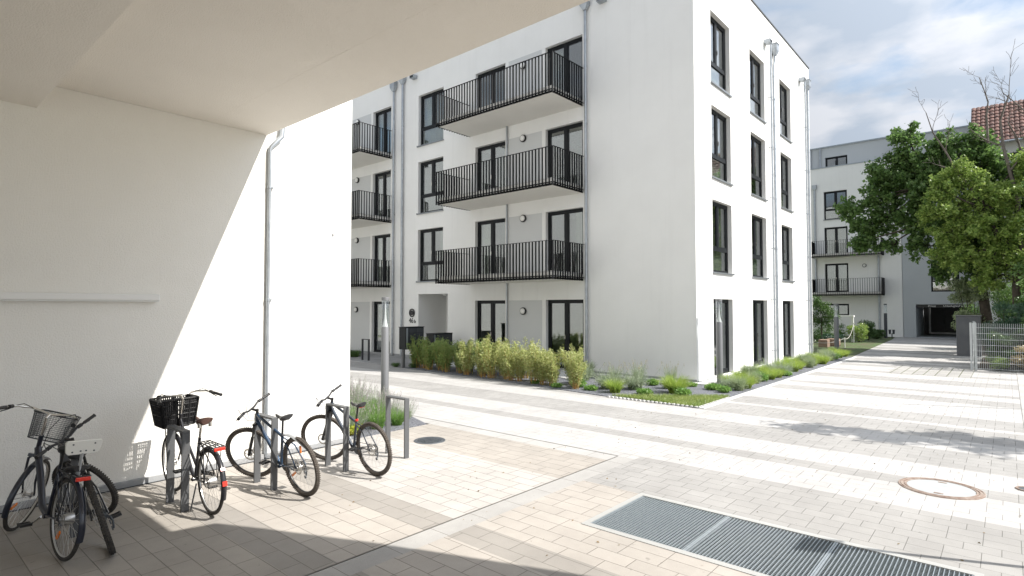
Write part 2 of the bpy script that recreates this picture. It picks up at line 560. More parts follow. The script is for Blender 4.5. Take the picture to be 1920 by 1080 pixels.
def register(o):
    for x in col.objects:
        if x.parent == o:
            KIDS.setdefault(o.name, []).append(x)
            register(x)

def raw(name, verts, faces, mats, parent=None, mi=None, **k):
    me = bpy.data.meshes.new(name)
    nv, nf = len(verts), len(faces)
    m = faces.shape[1]
    me.vertices.add(nv)
    me.vertices.foreach_set('co', verts.astype(np.float32).ravel())
    me.loops.add(nf * m)
    me.loops.foreach_set('vertex_index', faces.astype(np.int32).ravel())
    me.polygons.add(nf)
    me.polygons.foreach_set('loop_start', np.arange(0, nf * m, m, dtype=np.int32))
    if not isinstance(mats, (list, tuple)):
        mats = [mats]
    for q in mats:
        me.materials.append(q)
    if mi is not None:
        me.polygons.foreach_set('material_index', mi.astype(np.int32))
    me.update(calc_edges=True)
    o = bpy.data.objects.new(name, me)
    col.objects.link(o)
    if parent:
        par(o, parent)
    return tag(o, **k)

def leaves(c, rng, size, asp=0.5, spread=0.35, flat=0.0):
    """diamond leaves at centres c"""
    n = len(c)
    d = rng.normal(size=(n, 3)); d[:, 2] *= (1 - flat)
    d /= np.linalg.norm(d, axis=1)[:, None]
    e = rng.normal(size=(n, 3)); e -= d * (e * d).sum(1)[:, None]
    e /= np.linalg.norm(e, axis=1)[:, None]
    nn = np.cross(d, e)
    s = size * (1 + spread * rng.uniform(-1, 1, n))[:, None]
    bend = nn * s * 0.12
    v = np.stack([c - d * s * 0.5, c - e * s * asp * 0.5 + bend, c + d * s * 0.5, c + e * s * asp * 0.5 + bend], 1).reshape(-1, 3)
    f = np.arange(4 * n).reshape(n, 4)
    return v, f

def blobs(rng, centers, radii, n, shell=0.55):
    """points through clumps, denser toward the clump surface"""
    centers = np.array(centers, float); radii = np.array(radii, float)
    if radii.ndim == 1: radii = np.stack([radii, radii, radii * 0.75], 1)
    wgt = radii.prod(1) ** 0.7; wgt /= wgt.sum()
    k = rng.choice(len(centers), n, p=wgt)
    d = rng.normal(size=(n, 3)); d /= np.linalg.norm(d, axis=1)[:, None]
    r = rng.uniform(0, 1, n) ** shell
    return centers[k] + (d * r[:, None] * radii[k] if shell < 5 else rng.normal(size=(n, 3)) * 0.55 * radii[k])

def blades(rng, n, h, rad, w, lean=0.5, hv=0.35, seg=3):
    """grass blades from a tuft base"""
    a = rng.uniform(0, 2 * PI, n)
    r0 = rad * 0.35 * np.sqrt(rng.uniform(0, 1, n))
    bx, by = r0 * np.cos(a), r0 * np.sin(a)
    a2 = a + rng.normal(0, 0.5, n)
    hh = h * (1 + hv * rng.uniform(-1, 0.6, n))
    out = rad * lean * rng.uniform(0.2, 1.2, n)
    tw = rng.uniform(0, 2 * PI, n)
    vs = []
    for i in range(seg + 1):
        t = i / seg
        ox = bx + np.cos(a2) * out * t ** 1.8
        oy = by + np.sin(a2) * out * t ** 1.8
        oz = hh * (t - 0.25 * t * t * (out / max(rad, .01)))
        ww = w * (1 - t * 0.9) * 0.5
        vs.append(np.stack([ox - np.cos(tw) * ww, oy - np.sin(tw) * ww, oz], 1))
        vs.append(np.stack([ox + np.cos(tw) * ww, oy + np.sin(tw) * ww, oz], 1))
    V = np.stack(vs, 1)                     # n, 2(seg+1), 3
    m = 2 * (seg + 1)
    fs = []
    for i in range(seg):
        fs.append(np.stack([np.arange(n) * m + 2 * i, np.arange(n) * m + 2 * i + 1, np.arange(n) * m + 2 * i + 3, np.arange(n) * m + 2 * i + 2], 1))
    tips = np.stack([(V[:, -1] + V[:, -2]) / 2], 1)[:, 0]
    return V.reshape(-1, 3), np.concatenate(fs), tips

# ------------------------------------------------------------------ ground and paving
g = MB(); g.quad((-300, -300, -0.05), (400, -300, -0.05), (400, 400, -0.05), (-300, 400, -0.05))
g.obj('ground', mat('ground_earth', (0.30, 0.29, 0.26), 0.95, var=(0.4, 0.9, (0.20, 0.23, 0.14))), kind='structure')

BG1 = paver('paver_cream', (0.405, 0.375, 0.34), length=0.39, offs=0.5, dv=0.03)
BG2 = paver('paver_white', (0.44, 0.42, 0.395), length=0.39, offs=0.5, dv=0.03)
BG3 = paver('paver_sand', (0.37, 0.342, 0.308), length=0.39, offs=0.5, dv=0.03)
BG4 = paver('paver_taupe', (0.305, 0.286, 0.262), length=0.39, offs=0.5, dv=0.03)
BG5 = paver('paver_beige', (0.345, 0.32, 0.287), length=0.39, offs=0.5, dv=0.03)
CL = paver('paver_light', (0.44, 0.43, 0.418), length=0.27, offs=0.5, dv=0.02, joint=0.0028, jcol=(0.27, 0.26, 0.245))
CD = paver('paver_grey', (0.33, 0.322, 0.31), length=0.27, offs=0.5, dv=0.025, joint=0.003, jcol=(0.19, 0.185, 0.175))
CW = paver('paver_warm_grey', (0.35, 0.34, 0.32), length=0.27, offs=0.5, dv=0.025, joint=0.003, jcol=(0.19, 0.185, 0.175))
STR = paver('border_slab', (0.38, 0.37, 0.355), row=0.28, length=0.55, swap=True, phase=4.10, offs=0.0, dv=0.03)
BOR = paver('edge_slab', (0.42, 0.41, 0.395), row=0.30, length=0.6, phase=7.12, offs=0.0, dv=0.03)

def bands(name, y0, y1, z, seq, x_end=None):
    m = MB(); ms = []
    for i, (x0, mt) in enumerate(seq):
        x1 = seq[i + 1][0] if i + 1 < len(seq) else x_end
        if mt is None: continue
        if mt not in ms: ms.append(mt)
        m.quad((x0, y0, z), (x1, y0, z), (x1, y1, z), (x0, y1, z), ms.index(mt))
    return m.obj(name, ms, kind='structure')
# cycle parking side (in front of the rendered wall)
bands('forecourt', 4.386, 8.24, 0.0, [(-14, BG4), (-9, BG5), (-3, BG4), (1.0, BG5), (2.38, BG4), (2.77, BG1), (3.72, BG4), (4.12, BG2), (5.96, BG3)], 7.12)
bands('forecourt_edge', 4.386, 9.3, 0.0, [(7.12, BOR)], 7.42)
m = MB(); m.quad((-14, 4.105, -0.005), (7.12, 4.105, -0.005), (7.12, 4.385, -0.005), (-14, 4.385, -0.005))
m.quad((7.12, 4.105, -0.005), (7.42, 4.105, -0.005), (7.42, 4.385, -0.005), (7.12, 4.385, -0.005))
m.obj('paved_gutter', STR, kind='structure')
# driveway side: one sheet with a rectangular hole for the grate pit
GX0, GX1, GY0, GY1 = 4.90, 6.10, 0.22, 3.28
seqB = [(-14, BG4), (-8, BG5), (0.5, BG1), (2.42, BG4), (2.81, BG1), (3.77, BG4), (4.16, BG1), (6.10, CD)]
bands('driveway_near', 3.28, 4.105, 0.0, seqB, 7.62)
bands('driveway_near', -20, 0.22, 0.0, seqB, 7.62)
bands('driveway_near', 0.22, 3.28, 0.0, [(-14, BG4), (-8, BG5), (0.5, BG1), (2.42, BG4), (2.81, BG1), (3.77, BG4), (4.16, BG1), (4.90, None), (6.10, CD)], 7.62)
seqC = [(7.62, CL), (8.60, CD), (8.98, CL), (9.86, CD), (11.05, CL), (11.95, CD), (13.2, CL), (13.44, CD), (14.5, CL), (16.52, CD), (17.4, CL), (18.17, CD), (18.65, CL)]
x = 20.2; rnd = random.Random(5); kk = 0
while x < 64:
    seqC.append((x, CD if kk % 2 == 0 else CL)); x += rnd.choice([0.585, 0.78, 1.17, 1.56]); kk += 1
bands('courtyard_paving', -0.18, 40, -0.004, seqC, 66)
bands('courtyard_paving', 4.40, 40, -0.004, [(7.455, CL)], 7.62)
bands('courtyard_paving', -0.18, 4.385, -0.004, [(7.60, CL)], 7.62) if False else None
m = MB(); m.quad((7.42, 4.105, -0.006), (7.62, 4.105, -0.006), (7.62, 4.40, -0.006), (7.42, 4.40, -0.006)); m.obj('courtyard_infill', CL, kind='structure')
# narrow slot drain
m = MB(); m.quad((7.42, 4.0, -0.03), (7.455, 4.0, -0.03), (7.455, 9.6, -0.03), (7.42, 9.6, -0.03)); m.obj('slot_drain', PIT, kind='structure')
# right hand edging and strips
m = MB(); m.box((7.62, -0.36, -0.04), (60, -0.184, 0.004)); m.obj('edging', BOR, kind='structure')
m = MB(); m.quad((7.62, -20, -0.008), (24.9, -20, -0.008), (24.9, -0.36, -0.008), (7.62, -0.36, -0.008)); m.obj('gravel_strip', GRAVELB, kind='structure')
m = MB(); m.quad((24.9, -25, -0.006), (70, -25, -0.006), (70, -0.36, -0.006), (24.9, -0.36, -0.006))
m.quad((26.0, -0.36, 0.004), (32, -0.36, 0.004), (32, 0.85, 0.004), (26.0, 0.85, 0.004))
m.quad((33.2, -0.36, 0.004), (49.6, -0.36, 0.004), (49.6, 1.7, 0.004), (33.2, 1.7, 0.004))
m.obj('soil', SOIL, kind='structure')
# light kerb line beside the driveway bed
m = MB(); m.box((12.05, 4.98, -0.02), (28.6, 5.10, 0.012)); m.obj('kerb', CONC, kind='structure')
# grass joint pavers patch (long joints running away)
GP = paver('grass_paver', (0.37, 0.36, 0.345), row=0.3, length=0.6, swap=True, phase=1.2, offs=0.0, joint=0.014, jcol=(0.13, 0.14, 0.09))
m = MB(); m.quad((22.6, 0.9, 0.0), (25.8, 0.9, 0.0), (25.8, 3.1, 0.0), (22.6, 3.1, 0.0)); m.obj('grass_joint_paving', GP, kind='structure')
# grey entrance apron
APR = paver('apron_grey', (0.30, 0.30, 0.30), length=0.27)
m = MB(); m.prism([(12.95, 16.45), (15.93, 16.45), (15.93, 40), (13.5, 40), (13.5, 21)], -0.004, 0.004); m.obj('entrance_path', APR, kind='structure')
# drain band along the rendered wall
m = MB(); m.box((-14, 8.10, 0.001), (5.3, 8.165, 0.008)); m.obj('drain_channel', PIT, kind='structure')

# planting beds
BED2 = [(12.02, 5.10), (28.7, 5.10), (28.7, 6.42), (15.62, 6.42), (15.62, 10.2), (14.2, 10.6), (14.2, 16.45), (12.95, 16.45), (12.72, 13.0), (12.35, 9.5), (12.12, 7.5)]
m = MB(); m.prism(BED2, -0.03, 0.012); m.obj('planting_bed', GRAVEL, kind='structure')
BED1 = [(5.36, 8.24), (7.05, 8.24), (7.45, 9.35), (8.1, 11.0), (8.6, 13.6), (5.36, 13.6)]
m = MB(); m.prism(BED1, -0.03, 0.012); m.obj('planting_bed', GRAVEL, kind='structure')
m = MB(); m.prism([(28.7, 5.2), (46, 5.9), (49.3, 6.2), (49.3, 30), (29.0, 30)], -0.03, 0.01)
m.obj('garden_soil', mat('lawn', (0.06, 0.12, 0.03), 0.9, bump=(40, 0.8, 0.03), var=(1.5, 0.9, (0.10, 0.08, 0.05))), kind='structure')
# light strip along the foot of the main building
m = MB(); m.box((15.62, 6.42, -0.02), (28.9, 6.74, 0.03)); m.box((15.62, 6.74, -0.02), (15.90, 10.2, 0.03))
m.box((14.2, 10.2, -0.02), (15.90, 16.40, 0.04)); m.obj('terrace', CONC, kind='structure')

# ------------------------------------------------------------------ facade machinery
class Facade:
    """local: u along the wall, d inward, z up"""
    def __init__(s, origin, udir, ddir):
        s.M = Matrix(((udir[0], ddir[0], 0, origin[0]), (udir[1], ddir[1], 0, origin[1]), (0, 0, 1, origin[2]), (0, 0, 0, 1)))
        s.holes = []
    def wall(s, mb, u0, u1, z0, z1, depth=0.17, mi=0, mir=None):
        hs = [h for h in s.holes if h[0] < u1 and h[1] > u0 and h[2] < z1 and h[3] > z0]
        us = sorted({u0, u1, *[min(max(h[0], u0), u1) for h in hs], *[min(max(h[1], u0), u1) for h in hs]})
        zs = sorted({z0, z1, *[min(max(h[2], z0), z1) for h in hs], *[min(max(h[3], z0), z1) for h in hs]})
        mb.M = s.M
        for a, b in zip(us, us[1:]):
            run = None
            for c, d in zip(zs, zs[1:]):
                cu, cz = (a + b) / 2, (c + d) / 2
                inside = any(h[0] < cu < h[1] and h[2] < cz < h[3] for h in hs)
                if not inside:
                    mb.quad((a, 0, c), (b, 0, c), (b, 0, d), (a, 0, d), mi)
        for h in hs:
            a, b, c, d = h[:4]
            dp = h[4] if len(h) > 4 else depth
            q = mi if mir is None else mir
            mb.quad((a, 0, c), (a, 0, d), (a, dp, d), (a, dp, c), q)
            mb.quad((b, 0, c), (b, dp, c), (b, dp, d), (b, 0, d), q)
            mb.quad((a, 0, d), (b, 0, d), (b, dp, d), (a, dp, d), q)
            mb.quad((a, 0, c), (a, dp, c), (b, dp, c), (b, 0, c), q)
        mb.M = Matrix()
    def window(s, parent, u0, u1, z0, z1, kind='tall', depth=0.17, sill=True, room=True, rd=2.2, split=0.75, name='window', fat=0.08, curtain=None, single=False):
        M = s.M
        f = MB(M)
        D0, D1 = depth - 0.03, depth + 0.05
        t = fat
        e = 0.0
        f.box((u0, D0, z0), (u0 + t, D1, z1)); f.box((u1 - t, D0, z0), (u1, D1, z1))
        f.box((u0 + t, D0, z1 - t), (u1 - t, D1, z1)); f.box((u0 + t, D0, z0), (u1 - t, D1, z0 + t))
        um = (u0 + u1) / 2
        zl = z0 + t
        if kind == 'tall':
            zt = z0 + split
            f.box((u0 + t, D0 + 0.003, zt - 0.05), (u1 - t, D1 - 0.003, zt + 0.05))
            zl = zt + 0.05
        panes = []
        c = 0.045
        if single:
            panes.append((u0 + t, u1 - t, zl, z1 - t))
        else:
            f.box((um - 0.05, D0 + 0.002, zl), (um + 0.05, D1 - 0.002, z1 - t))
            for a, b in ((u0 + t, um - 0.05), (um + 0.05, u1 - t)):
                f.box((a, D0 + 0.012, zl), (a + c, D1 + 0.01, z1 - t)); f.box((b - c, D0 + 0.012, zl), (b, D1 + 0.01, z1 - t))
                f.box((a + c, D0 + 0.012, z1 - t - c), (b - c, D1 + 0.01, z1 - t)); f.box((a + c, D0 + 0.012, zl), (b - c, D1 + 0.01, zl + c + (0.03 if kind == 'door' else 0)))
                panes.append((a + c, b - c, zl + c, z1 - t - c))
        if kind == 'tall':
            panes.append((u0 + t, u1 - t, z0 + t, z0 + split - 0.05))
        o = f.obj(name, ANT, parent)
        for a, b, c2, d in panes:
            p = MB(M); p.box((a - 0.005, depth + 0.008, c2 - 0.005), (b + 0.005, depth + 0.022, d + 0.005))
            p.obj('pane', GLASS, o)
        if kind == 'door' or not single:
            h = MB(M); zz = z0 + (1.05 if kind == 'door' else min(1.15, (z1 - z0) * .5 + .1))
            h.box((um + 0.03, D0 - 0.04, zz), (um + 0.05, D0 + 0.01, zz + 0.14)); h.obj('handle', CHROME, o)
        if sill:
            q = MB(M); q.box((u0 - 0.03, -0.06, z0 - 0.045), (u1 + 0.03, depth - 0.03, z0 - 0.002)); q.box((u1 + 0.03, -0.062, z0 - 0.05), (u1 + 0.045, depth - 0.05, z0 + 0.02))
            q.obj('sill', ALU, o)
        if room:
            r = MB(M)
            a, b, c2, d, d0, d1 = u0 - 0.6, u1 + 0.6, z0 - 0.02, z1 + 0.15, depth + 0.07, depth + rd
            r.quad((a, d1, c2), (b, d1, c2), (b, d1, d), (a, d1, d))
            r.quad((a, d0, c2), (a, d1, c2), (a, d1, d), (a, d0, d)); r.quad((b, d0, c2), (b, d1, c2), (b, d1, d), (b, d0, d))
            r.quad((a, d0, d), (b, d0, d), (b, d1, d), (a, d1, d)); r.quad((a, d0, c2), (b, d0, c2), (b, d1, c2), (a, d1, c2), 1)
            # inner face of the wall round the opening
            r.quad((a, d0, c2), (u0, d0, c2), (u0, d0, d), (a, d0, d)); r.quad((u1, d0, c2), (b, d0, c2), (b, d0, d), (u1, d0, d))
            r.quad((u0, d0, z1), (u1, d0, z1), (u1, d0, d), (u0, d0, d))
            r.obj('room', [ROOM, ROOMD], o)
        if curtain:
            n = 26
            cu = MB(M)
            pts = [(curtain[0] + (curtain[1] - curtain[0]) * i / n, depth + 0.16 + 0.025 * math.sin(i * 1.9)) for i in range(n + 1)]
            for (a, d), (b, d2) in zip(pts, pts[1:]):
                cu.quad((a, d, z0 + 0.03), (b, d2, z0 + 0.03), (b, d2, z1 - 0.02), (a, d, z1 - 0.02))
            cu.obj('curtain', mat('curtain_cloth', (0.50, 0.50, 0.46), 0.9), o, smooth=True)
        return o

def downpipe(parent, M, u, ztop, zbot, hop=True, off=-0.09, r=0.045, swan=0.0, name='downpipe'):
    p = MB(M)
    z0 = ztop - (0.45 if hop else 0)
    if swan:
        p.tube([(u, off, zbot), (u, off, z0 - 0.55), (u + swan, off, z0 - 0.25), (u + swan, off, z0 + 0.03)], r, 12)
    else:
        p.tube([(u, off, zbot), (u, off, z0 + 0.03)], r, 12)
    zz = zbot + 0.5
    while zz < z0 - 0.8:
        p.rev((u, off, zz), [(r, -0.02), (r + 0.009, -0.018), (r + 0.009, 0.018), (r, 0.02)], 12)
        p.box((u - 0.008, off + r - 0.01, zz - 0.012), (u + 0.008, 0.0, zz + 0.012))
        p.rev((u, off, zz + 0.9), [(r, -0.035), (r + 0.004, -0.033), (r + 0.004, 0.033), (r, 0.035)], 12)
        zz += 1.95
    o = p.obj(name, ZINC, parent, smooth=True)
    if hop:
        c = u + swan
        h = MB(M)
        w, d = 0.15, 0.2
        zt = ztop
        vs = []
        for (ww, dd, z) in ((0.05, 0.05, z0), (w, 0.1, z0 + 0.17), (w * 1.05, 0.11, zt - 0.03), (w * 1.18, 0.125, zt - 0.03), (w * 1.18, 0.125, zt)):
            oy = -0.11
            vs += [(c - ww, oy - dd, z), (c + ww, oy - dd, z), (c + ww, oy + min(dd, 0.1), z), (c - ww, oy + min(dd, 0.1), z)]
        fs = []
        for i in range(4):
            for j in range(4):
                fs.append((i * 4 + j, i * 4 + (j + 1) % 4, (i + 1) * 4 + (j + 1) % 4, (i + 1) * 4 + j))
        fs.append((16, 17, 18, 19))
        h.add(vs, fs); h.obj('hopper_head', ZINC, o)
    return o

def balcony(parent, M, u0, u1, out_, zb, zr, bars=0.135, slabt=0.2, pillar_end=None, panel=None, raised=0.0):
    """slab from d=0 to d=-out_; railing hung outside"""
    s = MB(M)
    s.box((u0, -out_, zb), (u1, -0.002, zb + slabt))
    o = s.obj('balcony', SLAB, parent)
    k = MB(M)
    k.box((u0 + 0.06, -out_ + 0.06, zb + slabt), (u1 - 0.06, -0.01, zb + slabt + 0.055)); k.obj('balcony_floor', CONC, o)
    e = MB(M)
    e.box((u0 - 0.03, -out_ - 0.012, zb - 0.012), (u1 + 0.03, -out_ - 0.002, zb + 0.05))
    e.box((u0 - 0.012, -out_ - 0.002, zb - 0.012), (u0 - 0.002, -0.01, zb + 0.05)); e.box((u1 + 0.002, -out_ - 0.002, zb - 0.012), (u1 + 0.012, -0.01, zb + 0.05))
    e.obj('drip_edge', ANTR, o)
    r = MB(M)
    a, b, d = u0 - 0.05, u1 + 0.05, -out_ - 0.05
    r.box((a - 0.005, d - 0.02, zr - 0.014), (b + 0.005, d + 0.025, zr)); r.box((a - 0.02, d + 0.025, zr - 0.014), (a + 0.02, -0.02, zr)); r.box((b - 0.02, d + 0.025, zr - 0.014), (b + 0.02, -0.02, zr))
    r.box((a, d - 0.006, zb + 0.065), (b, d + 0.006, zb + 0.10)); r.box((a - 0.006, d, zb + 0.065), (a + 0.006, -0.02, zb + 0.10)); r.box((b - 0.006, d, zb + 0.065), (b + 0.006, -0.02, zb + 0.10))
    n = round((b - a) / bars)
    for i in range(n + 1):
        x = a + (b - a) * i / n
        tw = 0.0095 if i % 12 else 0.015
        r.box((x - tw, d - 0.027, zb - 0.02), (x + tw, d + 0.027, zr - 0.014))
    n = round(out_ / bars)
    for i in range(1, n):
        y = d + (out_ + 0.03) * i / n
        for x in (a, b):
            r.box((x - 0.027, y - 0.0075, zb - 0.02), (x + 0.027, y + 0.0075, zr - 0.014))
    r.obj('railing', ANTR, o)
    return o

def wall_lamp(M, u, z, label):
    o = bpy.data.objects.new('wall_lamp', None); col.objects.link(o)
    o.location = M @ Vector((u, -0.01, z)); tag(o, label, 'lamp', 'round wall lamps above the balconies and terraces')
    r = MB(M); r.rev((u, 0, z), [(0.0, -0.008), (0.125, -0.008), (0.135, -0.03), (0.135, -0.075), (0.118, -0.09), (0.105, -0.075)], 28, 'y'); r.obj('housing', BLACK, o, smooth=True)
    d = MB(M); d.rev((u, 0, z), [(0.105, -0.07), (0.10, -0.105), (0.07, -0.125), (0.03, -0.133), (0.0, -0.135)], 24, 'y'); d.obj('lamp_cover', WHITE, o, smooth=True)
    return o
# ------------------------------------------------------------------ main apartment building
XB, YB, ZR = 15.94, 6.79, 13.32
bld = empty('apartment_building', (XB, YB, 0), 'white rendered four storey apartment block with black balconies and tall dark windows', 'building')
FL = Facade((XB, 0, 0), (0, 1), (1, 0))      # u = Y, inward +X
FR = Facade((0, YB, 0), (1, 0), (0, 1))      # u = X, inward +Y
fz = [(0.03, 2.44), (3.14, 5.55), (6.12, 8.50), (9.08, 11.45)]
wz = [None, (3.29, 5.53), (6.24, 8.49), (9.2, 11.43)]
doorsL = [(10.69, 12.28), (14.19, 15.78)]
winL = (17.66, 19.28)
bay2 = [(21.22, 22.62), (24.7, 26.2)]
for z0, z1 in fz:
    for u0, u1 in doorsL + bay2:
        FL.holes.append((u0, u1, z0, z1))
for k in (1, 2, 3):
    FL.holes.append((winL[0], winL[1], *wz[k]))
FL.holes.append((17.36, 19.22, 0.03, 2.74, 1.6))
colsR = [(17.21, 18.84), (20.78, 22.42), (24.33, 25.88)]
for u0, u1 in colsR:
    FR.holes.append((u0, u1, 0.05, 2.44))
    for k in (1, 2, 3):
        FR.holes.append((u0, u1, *[(3.27, 5.52), (6.22, 8.47), (9.18, 11.46)][k - 1]))
wl = MB()
FL.wall(wl, YB, 42, 0.0, ZR)
FR.wall(wl, XB, 28.95, 0.0, ZR)
wl.M = Matrix()
wl.quad((28.95, YB, 0), (28.95, 42, 0), (28.95, 42, ZR), (28.95, YB, ZR))
wl.quad((XB, 42, 0), (28.95, 42, 0), (28.95, 42, ZR), (XB, 42, ZR))
wl.quad((XB, YB, ZR), (28.95, YB, ZR), (28.95, 42, ZR), (XB, 42, ZR))
wl.quad((17.54, 17.36, 0.03), (17.54, 19.22, 0.03), (17.54, 19.22, 2.74), (17.54, 17.36, 2.74))
wl.obj('wall', PL, bld)
m = MB(); m.box((XB - 0.03, YB - 0.03, ZR), (28.98, YB + 0.35, ZR + 0.05)); m.box((XB - 0.03, YB + 0.35, ZR), (XB + 0.35, 42.02, ZR + 0.05)); m.box((28.6, YB + 0.35, ZR), (28.98, 42.02, ZR + 0.05))
m.obj('parapet_cap', CAP, bld)
for a_, b_ in (((XB - 0.008, YB - 0.008, 0.0), (XB - 0.001, 17.3, 0.09)), ((XB - 0.008, 19.3, 0.0), (XB - 0.001, 42, 0.09)), ((XB - 0.001, YB - 0.008, 0.0), (17.15, YB - 0.001, 0.05)), ((18.9, YB - 0.008, 0), (20.7, YB - 0.001, 0.05)), ((22.5, YB - 0.008, 0), (24.25, YB - 0.001, 0.05)), ((25.95, YB - 0.008, 0), (28.95, YB - 0.001, 0.05))):
    m = MB(); m.box(a_, b_); m.obj('plinth', PLINTH, bld)
# grey painted panels between the doors
for z0, z1 in fz:
    m = MB()
    m.box((XB - 0.006, 12.44, z0 - 0.02 if z0 > 1 else 0.09), (XB - 0.001, 14.02, z1 - 0.01))
    m.obj('grey_panel', PLG, bld); m = MB()
    m.box((XB - 0.006, 22.78, z0 - 0.02 if z0 > 1 else 0.09), (XB - 0.001, 24.55, z1 - 0.01))
    m.obj('grey_panel', PLG, bld)
for i, (z0, z1) in enumerate(fz):
    for u0, u1 in doorsL + bay2:
        FL.window(bld, u0, u1, z0, z1, 'door', sill=False, rd=3.0, name='balcony_door', curtain={(0, 1): None, (1, 0): (u0 + 0.05, u0 + 0.5), (1, 1): (u0 + 0.9, u1), (2, 1): (u0, u0 + 0.35), (3, 0): (u0 + 0.75, u1), (3, 2): (u0, u1), (1, 2): (u0 + 0.6, u1)}.get((i, (doorsL + bay2).index((u0, u1)))))
for k in (1, 2, 3):
    FL.window(bld, winL[0], winL[1], *wz[k], rd=2.6, curtain=(winL[0], winL[0] + 0.5) if k == 1 else (winL[0], winL[1]) if k == 3 else None)
for i, (u0, u1) in enumerate(colsR):
    FR.window(bld, u0, u1, 0.05, 2.44, 'door', sill=False, rd=2.4, name='terrace_door')
    for k, zz in enumerate([(3.27, 5.52), (6.22, 8.47), (9.18, 11.46)]):
        FR.window(bld, u0, u1, *zz, rd=2.4, curtain=[(u0 + 0.55, u1), (u0 + 0.75, u1), (u0 + 0.5, u1), None][(i * 2 + k) % 4])
# entrance door in the recessed porch
m = MB(); m.box((17.47, 17.45, 0.03), (17.535, 18.75, 2.35)); od = m.obj('entrance_door', ANT, bld)
m = MB(); m.box((17.455, 17.7, 0.4), (17.468, 18.45, 2.1)); m.obj('pane', GLASS, od)
m = MB(); m.box((17.40, 17.55, 0.8), (17.43, 17.59, 1.6)); m.obj('handle', CHROME, od)
m = MB(); m.rev((16.7, 18.3, 2.74), [(0.0, -0.06), (0.12, -0.06), (0.14, -0.03), (0.14, 0.0)], 20, 'z'); m.obj('ceiling_lamp', WHITE, bld, smooth=True)
# balconies
for zb, zr in ((3.08, 4.29), (6.03, 7.26), (8.98, 10.26)):
    balcony(bld, FL.M, 10.70, 16.05, 1.70, zb, zr)
    balcony(bld, FL.M, 21.18, 26.6, 1.70, zb, zr)
# zinc pipes
downpipe(bld, FL.M, 10.52, 12.62, 0.03)
downpipe(bld, FL.M, 20.92, 12.45, 0.03)
downpipe(bld, FL.M, 20.28, 12.62, 0.03, swan=0.0, r=0.05)
downpipe(bld, FR.M, 22.95, 12.52, 0.03, swan=0.0, hop=False, r=0.035)
downpipe(bld, FR.M, 23.3, 12.52, 0.03, swan=0.16, r=0.05)
downpipe(bld, FR.M, 27.9, 12.5, 0.03, hop=False, r=0.035)
downpipe(bld, FR.M, 28.3, 12.55, 0.03, r=0.05)
for F_, u in ((FL, 9.86), (FL, 19.5), (FR, 22.55), (FR, 27.35)):
    m = MB(F_.M); m.box((u - 0.13, -0.24, 12.33), (u + 0.13, 0.0, 12.36)); m.box((u - 0.13, -0.235, 12.22), (u - 0.11, 0.0, 12.33)); m.box((u + 0.11, -0.235, 12.22), (u + 0.13, 0.0, 12.33)); m.box((u - 0.11, -0.235, 12.22), (u + 0.11, 0.0, 12.235))
    m.obj('overflow_spout', ZINC, bld)
# thin drain pipes under the balconies
for u in (14.07, 25.0):
    for z0, z1 in ((0.03, 3.08), (3.335, 6.03), (6.285, 8.98)):
        m = MB(FL.M); m.tube([(u, -0.05, z0), (u, -0.05, z1)], 0.032, 10); m.obj('balcony_drainpipe', ZINC, bld, smooth=True)
fl = ['ground floor', 'second storey', 'third storey', 'top storey']
for i, z in enumerate((2.06, 5.42, 8.37, 11.33)):
    wall_lamp(FL.M, 13.28, z - (0.0 if i < 3 else 0.25) - (0.02 if i == 0 else 0.0), 'round wall lamp on the grey panel between doors, %s, nearest the corner' % fl[i])
    wall_lamp(FL.M, 23.83, z - (0.0 if i < 3 else 0.1), 'round wall lamp left of the two zinc pipes, %s' % fl[i])
# house number and ring lamp
ol = empty('entrance_lamp', (XB, 19.62, 1.93), 'round black ring lamp above the house number by the porch', 'lamp')
m = MB(FL.M); m.rev((19.62, 0, 1.93), [(0.0, -0.012), (0.10, -0.012), (0.105, -0.05), (0.095, -0.06), (0.0, -0.06)], 28, 'y'); m.obj('housing', BLACK, ol, smooth=True)
m = MB(FL.M); m.rev((19.62, 0, 1.93), [(0.145, -0.01), (0.18, -0.01), (0.18, -0.05), (0.145, -0.05), (0.145, -0.01)], 32, 'y'); m.obj('ring', BLACK, ol, smooth=True)
def text(name, body, size, M, mt, label=None, cat=None, parent=None, ext=0.008):
    cu = bpy.data.curves.new(name, 'FONT'); cu.body = body; cu.size = size; cu.extrude = ext; cu.align_x = 'CENTER'; cu.offset = 0.0
    t = bpy.data.objects.new('tmp_text', cu); col.objects.link(t)
    dg = bpy.context.evaluated_depsgraph_get()
    me = bpy.data.meshes.new_from_object(t.evaluated_get(dg))
    bpy.data.objects.remove(t)
    me.transform(M); me.materials.clear(); me.materials.append(mt)
    o = bpy.data.objects.new(name, me); col.objects.link(o)
    if parent: par(o, parent)
    return tag(o, label, cat)
# letters readable from -X side: text x axis -> world -Y, y -> z, normal -> -X
MT = Matrix(((0, 0, -1, XB - 0.012), (-1, 0, 0, 19.62), (0, 1, 0, 1.50), (0, 0, 0, 1)))
hn = empty('house_number', (XB, 19.6, 1.6), 'black house number 46b mounted on the white wall under the ring lamp', 'sign')
text('digits', '46', 0.31, MT @ Matrix.Translation((-0.07, -0.01, 0)), BLACK, parent=hn)
text('letter', 'b', 0.22, MT @ Matrix.Translation((0.19, -0.01, 0)), BLACK, parent=hn)
